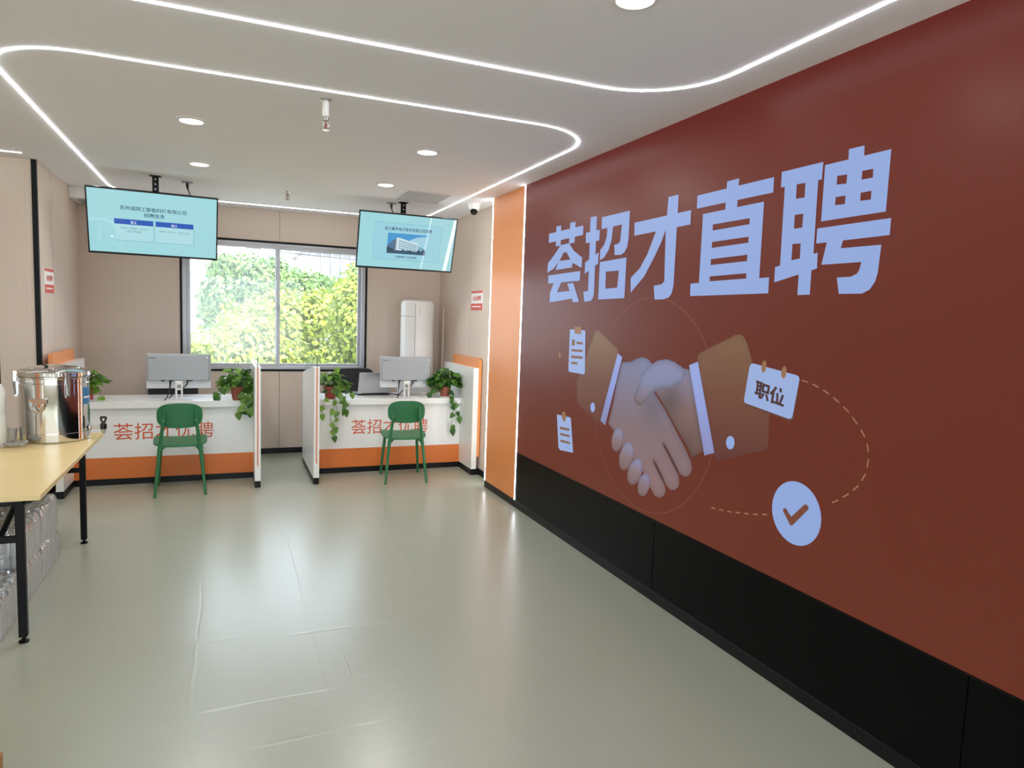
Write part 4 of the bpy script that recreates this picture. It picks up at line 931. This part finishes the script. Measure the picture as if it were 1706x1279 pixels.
plant('dense dark leafy plant in a brown pot at the wall end of the right desk', 2.15, 6.95, DT, M_terra, 0.060, 0.115, 180, 0.165, 0.19, 0.075,
      [([(0.02, -0.05, 0.11), (0.03, -0.10, 0.03), (0.035, -0.125, -0.06), (0.06, -0.135, -0.16), (0.04, -0.135, -0.27), (0.05, -0.135, -0.33)], 0.075),
       ([(0.035, -0.10, 0.02), (0.10, -0.12, -0.05), (0.09, -0.13, -0.13), (0.12, -0.135, -0.20)], 0.06), ([(-0.04, -0.03, 0.11), (-0.13, -0.04, 0.12), (-0.19, -0.05, 0.05)], 0.04)], M_leafdark, 3, saucer=True, xl=(-0.24, 0.155))
plant('leafy plant in a pink-red pot on the left desk, half hidden by the steel urn', -1.155, 7.06, DT, M_redpot, 0.060, 0.125, 90, 0.15, 0.15, 0.072,
      [([(0.03, -0.03, 0.12), (0.10, -0.05, 0.10), (0.115, -0.06, 0.03)], 0.05)], M_leaf, 21, xl=(-0.075, 0.19))
# ------------------------------------------------------------------ table with the urn
TZ = 0.722
tb = thing('folding_table', 'long pale wood table with black steel legs at the left edge', 'table', (-1.15, 4.55, 0))
MB().box(-1.52, -0.797, 3.672, 5.42, TZ-0.027, TZ).build('tabletop', M_wood, tb, bevel=0.003)
def table_leg(x, y):
    l = MB().box(x-0.0175, x+0.0175, y-0.0175, y+0.0175, 0.028, TZ-0.027).build('leg', M_steelblack, tb, bevel=0.003)
    f = MB().lathe([(0, 0), (0.021, 0), (0.023, 0.006), (0.012, 0.014), (0.008, 0.016), (0.008, 0.03)], (x, y, 0), 20); f.build('foot', M_steelblack, l)
for y in (3.735, 5.225):
    for x in (-0.893, -1.43): table_leg(x, y)
    MB().box(-1.43, -0.893, y-0.012, y+0.012, 0.486, 0.518).build('crossbar', M_steelblack, tb, bevel=0.003)
    MB().box(-1.43, -0.893, y-0.015, y+0.015, TZ-0.06, TZ-0.028).build('top_rail', M_steelblack, tb, bevel=0.003)
    s = 1 if y < 4.5 else -1
    for x in (-0.985,):
        MB().tube([(x+0.075, y+0.04*s, TZ-0.045), (x, y+0.06*s, 0.50)], 0.013, 8).build('brace', M_steelblack, tb)
for x in (-0.86, -1.46): MB().box(x-0.012, x+0.012, 3.735, 5.225, TZ-0.055, TZ-0.028).build('side_rail', M_steelblack, tb, smooth=0)

U = thing('steel_urn', 'polished stainless steel drink urn with a black tap on the table', 'urn', (-1.037, 5.215, TZ), world=False)
R = 0.196
MB().lathe([(0, 0.0), (R-0.006, 0.0), (R, 0.006), (R, 0.055), (R-0.003, 0.058), (R, 0.061), (R, 0.372), (R-0.004, 0.376), (R, 0.380), (R, 0.405), (R+0.006, 0.41), (R+0.006, 0.416), (R-0.01, 0.418)], n=64).build('body', M_steel, U)
MB().lathe([(R+0.004, 0.418), (R+0.010, 0.424), (R+0.006, 0.445), (R-0.012, 0.458), (R-0.05, 0.466), (R-0.055, 0.472), (0.09, 0.480), (0.06, 0.486), (0, 0.487)], n=64).build('lid', M_steel, U)
def on_side(deg, r, z): a = math.radians(deg); return (r*math.cos(a), r*math.sin(a), z)
def side_frame(deg): return Matrix.Rotation(math.radians(deg), 4, 'Z')
def clasp(deg):
    F = side_frame(deg); m = MB()
    m.box(R-0.002, R+0.006, -0.016, 0.016, 0.30, 0.385, M=F); m.box(R+0.004, R+0.02, -0.014, 0.014, 0.385, 0.450, M=F)
    m.tube([tuple(F @ Vector((R+0.018, 0, 0.45))), tuple(F @ Vector((R+0.02, 0, 0.38))), tuple(F @ Vector((R+0.012, 0, 0.30)))], 0.006, 8)
    m.box(R+0.002, R+0.014, -0.013, 0.013, 0.288, 0.302, M=F)
    m.build('clasp', M_brushed, U)
for d_ in (-58, -165, 62): clasp(d_)
def ring_handle(deg):
    F = side_frame(deg); m = MB()
    m.box(R-0.002, R+0.012, -0.052, 0.052, 0.255, 0.285, M=F)
    h = m.build('handle_bracket', M_brushed, U)
    pts = []
    for k in range(13):
        a = PI+PI*k/12; pts.append(tuple(F @ Vector((R+0.014+0.012*abs(math.sin(a)), 0.042*math.cos(a), 0.265+0.062*math.sin(a)))))
    MB().tube(pts, 0.0055, 8).build('handle', M_steel, h)
ring_handle(-104); ring_handle(76)
F = side_frame(-8)
tp = MB().tube([tuple(F @ Vector((R-0.004, 0, 0.075))), tuple(F @ Vector((R+0.075, 0, 0.075)))], 0.009, 10); tp.lathe([(0, 0), (0.022, 0), (0.022, 0.01), (0, 0.01)], tuple(F @ Vector((R, 0, 0.075))), 16, M=Matrix.Rotation(math.radians(90), 4, 'Y'))
tp.lathe([(0.012, 0.045), (0.015, 0.06), (0.015, 0.085), (0.0, 0.085)], tuple(F @ Vector((R+0.085, 0, 0))), 14); tp.lathe([(0.008, 0.030), (0.011, 0.045)], tuple(F @ Vector((R+0.085, 0, 0))), 14)
tap = tp.build('tap', M_brushed, U)
k = MB(); c_ = F @ Vector((R+0.085, 0, 0)); k.lathe([(0, 0.06), (0.019, 0.062), (0.020, 0.095), (0.012, 0.105), (0, 0.105)], tuple(c_), 16)
for s in (-1, 1): k.tube([(c_.x, c_.y, 0.10), (c_.x+0.012*s, c_.y, 0.12), (c_.x+0.015*s, c_.y, 0.14)], [0.006, 0.006, 0.007], 8)
k.tube([(c_.x-0.017, c_.y, 0.14), (c_.x+0.017, c_.y, 0.14)], 0.007, 8)
k.build('tap_lever', mat('black_tap_plastic', '#0c0c0e', 0.3), tap)
arc_plate(-27, -4, R-0.001, R+0.0012, 0.235, 0.345, 8).build('label_sticker', M_blue, U)
arc_plate(-26, -5, R+0.0010, R+0.0018, 0.275, 0.285, 8).build('sticker_line', M_signwhite, U)

# white things left of the urn
j = thing('plastic_container', 'tall milky white plastic container at the left edge of the table', 'container', (-1.345, 4.985, TZ), world=False)
M_milky = mat('milky_plastic', '#eef0ea', 0.35)
MB().lathe([(0, 0), (0.095, 0), (0.1, 0.01), (0.1, 0.19), (0.097, 0.2), (0.1, 0.21), (0.1, 0.33), (0.085, 0.375), (0.05, 0.40), (0.04, 0.405), (0, 0.405)], n=32).build('body', M_milky, j)
MB().lathe([(0, 0.404), (0.03, 0.404), (0.03, 0.43), (0, 0.43)], n=24).build('cap', M_white, j)
bx = thing('paper_box', 'small white box with a lid in front of the milky container', 'box', (-1.375, 4.81, TZ), world=False)
MB().box(-0.09, 0.09, -0.06, 0.06, 0, 0.165).build('body', M_wplastic, bx, bevel=0.004)
MB().box(-0.094, 0.094, -0.064, 0.064, 0.158, 0.182).build('lid', M_white, bx, bevel=0.004)
tag(MB().lathe([(0, 0), (0.025, 0), (0.035, 0.085), (0.037, 0.088), (0.033, 0.088), (0.023, 0.004), (0, 0.004)], (-1.262, 5.14, TZ), 24).build('paper_cup', M_wplastic), 'single white paper cup between the milky container and the urn', 'cup')
rnd = random.Random(4)
fm = MB(); nx_, ny_ = 16, 12
for i in range(nx_):
    for q_ in range(ny_):
        fm.v.append((-1.36+0.2*i/(nx_-1), 4.96+0.13*q_/(ny_-1)-0.15*i/(nx_-1)*0.3, TZ+0.003+abs(0.028*math.sin(i*1.1+q_*0.5)*math.cos(q_*0.9))+0.006*rnd.random()))
for i in range(nx_-1):
    for q_ in range(ny_-1): fm.f.append((i*ny_+q_, (i+1)*ny_+q_, (i+1)*ny_+q_+1, i*ny_+q_+1)); fm.m.append(0)
fm.xf(Matrix.Translation((0.02, -0.02, 0)))
fo = fm.build('plastic_bag', M_film); tag(fo, 'crumpled clear plastic bag lying on the table beside the urn', 'bag')
so_ = fo.modifiers.new('thickness', 'SOLIDIFY'); so_.thickness = 0.0008

# ------------------------------------------------------------------ shrink wrapped water packs under the table
M_cap = mat('bottle_cap_white', '#dfe6ea', 0.4)
BH = 0.212
proto = None
def water_pack(label, x1, y0, z, proto=None):
    if proto is not None:
        t = copy_tree(proto); t['label'] = label; t.location = (x1, y0, z); return t
    t = thing('water_pack', label, 'water pack', (x1, y0, z), 0, 'shrink wrapped packs of water bottles', world=False)
    bm_ = MB().lathe([(0, 0.004), (0.022, 0.0), (0.030, 0.006), (0.0305, 0.05), (0.0285, 0.055), (0.0305, 0.06), (0.0305, 0.075), (0.0285, 0.08), (0.0305, 0.085), (0.0305, 0.14), (0.026, 0.165), (0.014, 0.186), (0.013, 0.196)], n=16)
    first = None
    for i in range(5):
        for q in range(6):
            cx, cy = -0.034-0.0645*i, 0.034+0.0645*q
            if first is None:
                first = bm_.build('bottle', M_bottle, t); cap = MB().lathe([(0.0, 0.205), (0.014, 0.205), (0.015, 0.190), (0.013, 0.188)], n=12).build('cap', M_cap, first)
                o = first
            else: o = copy_tree(first, t)
            o.location = (cx, cy, 0.001)
    # film hugging the bottles: a scalloped skirt, pulled in towards the top
    w_, d_ = 0.068*5-0.014, 0.0645*6+0.004
    fmb = MB(); ring = []
    def edge(ax, ay, bx_, by_, n_b):
        out = []; N = n_b*6
        for k_ in range(N):
            u_ = k_/N; sc = 0.5-0.5*math.cos(2*PI*u_*n_b); nx2, ny2 = (by_-ay), -(bx_-ax); l_ = math.hypot(nx2, ny2); nx2 /= l_; ny2 /= l_
            out.append((ax+(bx_-ax)*u_+nx2*0.014*(sc-0.75), ay+(by_-ay)*u_+ny2*0.014*(sc-0.75)))
        return out
    ring = edge(0.0, -0.001, 0.0, d_, 6)+edge(0.0, d_, -w_, d_, 5)+edge(-w_, d_, -w_, -0.001, 6)+edge(-w_, -0.001, 0.0, -0.001, 5)
    ring = [(-p[0]*0+p[0], p[1]) for p in ring]
    n_ = len(ring); cx, cy = -w_/2, d_/2; rr_ = random.Random(2)
    lv = [(1.0, 0.0), (1.004, 0.03), (1.002, 0.10), (1.0, 0.15), (0.985, 0.172), (0.94, 0.196), (0.86, BH-0.006), (0.5, BH-0.004), (0.02, BH-0.008)]
    for sc, z_ in lv:
        for (px, py) in ring:
            jz = (rr_.random()-0.5)*0.008+0.012*math.sin(60*px)*math.sin(60*py) if z_ > 0.19 else 0; fmb.v.append((cx+(px-cx)*sc+(rr_.random()-0.5)*0.003, cy+(py-cy)*sc+(rr_.random()-0.5)*0.003, min(BH-0.002, max(0.0, z_+jz))))
    for a in range(len(lv)-1):
        for b in range(n_): fmb.f.append((a*n_+b, a*n_+(b+1) % n_, (a+1)*n_+(b+1) % n_, (a+1)*n_+b)); fmb.m.append(0)
    fmb.build('film', M_film, t)
    return t
X1 = -0.985
p1 = water_pack('front low pack of water bottles under the table, nearest its front leg', X1, 3.75, 0.0)
water_pack('bottom water pack of the middle stack under the table', X1, 4.165, 0.0, p1)
water_pack('top water pack of the middle stack under the table', X1, 4.165, BH, p1)
water_pack('bottom water pack of the farthest stack under the table', X1, 4.575, 0.0, p1)
water_pack('top water pack of the farthest stack under the table', X1, 4.575, BH, p1)

cb = thing('cardboard_box', 'brown cardboard box cut by the bottom left corner', 'box', (-0.88, 2.46, 0), world=False)
MB().box(-0.19, 0.19, -0.14, 0.14, 0.0, 0.115).build('body', M_card, cb, bevel=0.002)
MB().box(-0.19, 0.19, -0.14, -0.002, 0.115, 0.118).build('flap', M_card, cb, smooth=0); MB().box(-0.19, 0.19, 0.002, 0.14, 0.115, 0.118).build('flap', M_card, cb, smooth=0)

# ------------------------------------------------------------------ outside the window
GZ = -4.2
struct('ground', MB().box(-60, 60, -70, 120, GZ-0.2, GZ), mat('pale_pavement', '#b9b9b0', 0.9), smooth=0)
M_tleaf = leaf_mat('tree_leaf_yellowgreen', '#647a22', '#b0b840')
M_tleaf2 = leaf_mat('tree_leaf_green', '#4a6e38', '#84a055')
M_bark = mat('tree_bark', '#6b5a48', 0.9)
def tree(label, x, y, crown_z, rx, rz, n, m, seed, size=0.2):
    rnd = random.Random(seed)
    t = thing('tree', label, 'tree', (x, y, GZ), 0, 'trees outside the window', world=False)
    cz = crown_z-GZ
    blobs = [(Vector((0, 0, cz)), rx*0.75, rz*0.8)]
    for k in range(13):
        a = rnd.uniform(0, 2*PI); e = rnd.uniform(-0.75, 0.9)
        blobs.append((Vector((rx*0.62*math.cos(a)*math.cos(e), rx*0.62*math.sin(a)*math.cos(e), cz+rz*0.62*math.sin(e))), rx*rnd.uniform(0.32, 0.48), rz*rnd.uniform(0.28, 0.45)))
    mb = MB()
    for i in range(n):
        c, r1, r2 = rnd.choice(blobs)
        v = Vector((rnd.gauss(0, 1), rnd.gauss(0, 1), rnd.gauss(0, 1))).normalized(); k = rnd.uniform(0.72, 1.05)
        p = c+Vector((v.x*r1*k, v.y*r1*k, v.z*r2*k))
        nr = (v+Vector((rnd.uniform(-1, 1), rnd.uniform(-1, 1), rnd.uniform(-0.6, 1)))*0.7).normalized()
        a = nr.orthogonal().normalized(); b = nr.cross(a); th = rnd.uniform(0, 2*PI); a, b = a*math.cos(th)+b*math.sin(th), b*math.cos(th)-a*math.sin(th)
        s = size*rnd.uniform(0.6, 1.2)
        mb.add([p-a*s*0.5, p+b*s*0.32, p+a*s*0.55, p-b*s*0.32], [(0, 1, 2, 3)])
    mb.build('crown', m, t, smooth=0)
    tr = MB().tube([(0, 0, 0), (0.05, 0, cz*0.35), (0, 0.05, cz*0.75), (0.1, 0, cz*1.05)], [0.16, 0.13, 0.10, 0.04], 10)
    for k in range(5):
        a = 2*PI*k/5+rnd.random(); tr.tube([(0.03, 0, cz*0.5), (rx*0.35*math.cos(a), rx*0.35*math.sin(a), cz*0.85), (rx*0.6*math.cos(a), rx*0.6*math.sin(a), cz*1.05)], [0.07, 0.05, 0.02], 6)
    tr.build('trunk', M_bark, t)
tree('yellow-green tree filling the middle of the left window pane', 0.35, 17.0, -0.15, 1.6, 2.7, 17000, M_tleaf, 1, 0.14)
tree('taller grey-green tree rising behind the left window pane foliage', 0.75, 25, 1.75, 1.7, 2.2, 12000, M_tleaf2, 2, 0.2)
tree('large yellow-green tree filling the right window pane', 3.4, 16.5, 0.45, 1.5, 2.7, 17000, M_tleaf, 3, 0.14)
tree('green tree at the right edge of the right window pane, farther back', 5.9, 26, 2.4, 2.5, 2.5, 10000, M_tleaf2, 4, 0.21)
tree('low yellow-green tree at the left edge of the left window pane', -2.2, 20, 0.1, 1.4, 2.5, 11000, M_tleaf, 5, 0.16)
tree('green tree seen behind the window post', 3.2, 32, 1.9, 1.9, 2.2, 9000, M_tleaf2, 6, 0.22)
tree('low shrubby tree below the left window pane', 0.2, 12.6, -1.6, 1.2, 1.9, 8000, M_tleaf2, 8, 0.14)
tree('low shrubby tree below the right window pane', 2.9, 12.4, -1.9, 1.0, 1.6, 7000, M_tleaf, 9, 0.14)
tree('rounded yellow-green tree right of the window post, behind the front trees', 2.0, 21.4, 0.6, 1.5, 2.3, 12000, M_tleaf, 10, 0.17)
M_bld = mat('pale_building_wall', '#cfc4c2', 0.9); M_bld2 = mat('grey_building_wall', '#9b9a9f', 0.9); M_bwn = mat('building_window', '#6e7880', 0.3)
def building(label, x0, x1, y0, y1, z1, m, wins, ribs=False):
    t = thing('building', label, 'building', ((x0+x1)/2, (y0+y1)/2, GZ), 0, 'buildings outside the window')
    b = MB().box(x0, x1, y0, y1, GZ, z1)
    if ribs:
        x = x0+0.3
        while x < x1: b.box(x, x+0.12, y0-0.1, y0, GZ, z1); x += 0.55
    wl = b.build('wall', m, t, smooth=0)
    MB().box(x0-0.2, x1+0.2, y0-0.2, y1+0.2, z1, z1+0.25).build('roof', m, t, smooth=0)
    for (a, c, d, e) in wins: MB().box(a, c, y0-0.03, y0+0.05, d, e).build('window', M_bwn, wl, smooth=0)
building('pale building with small windows beyond the trees at left', -9.0, 2.0, 46, 54, 9.0, M_bld,
         [(-1.15+k*1.15, -0.65+k*1.15, z_, z_+1.0) for k in range(-5, 3) for z_ in (0.2, 3.0, 5.3)])
building('grey ribbed building beyond the trees at right', 4.05, 10.0, 40, 47, 5.0, M_bld2, [(5.2, 6.0, 3.0, 4.2), (6.8, 7.6, 3.0, 4.2)], True)
tag(MB().tube([(-20, 38, 6.6), (-8, 38, 5.5), (3, 38, 4.7), (14, 38, 4.3), (25, 38, 4.6)], 0.03, 6).build('power_line', M_dark), 'thin dark cable sagging across the sky beyond the window', 'cable')
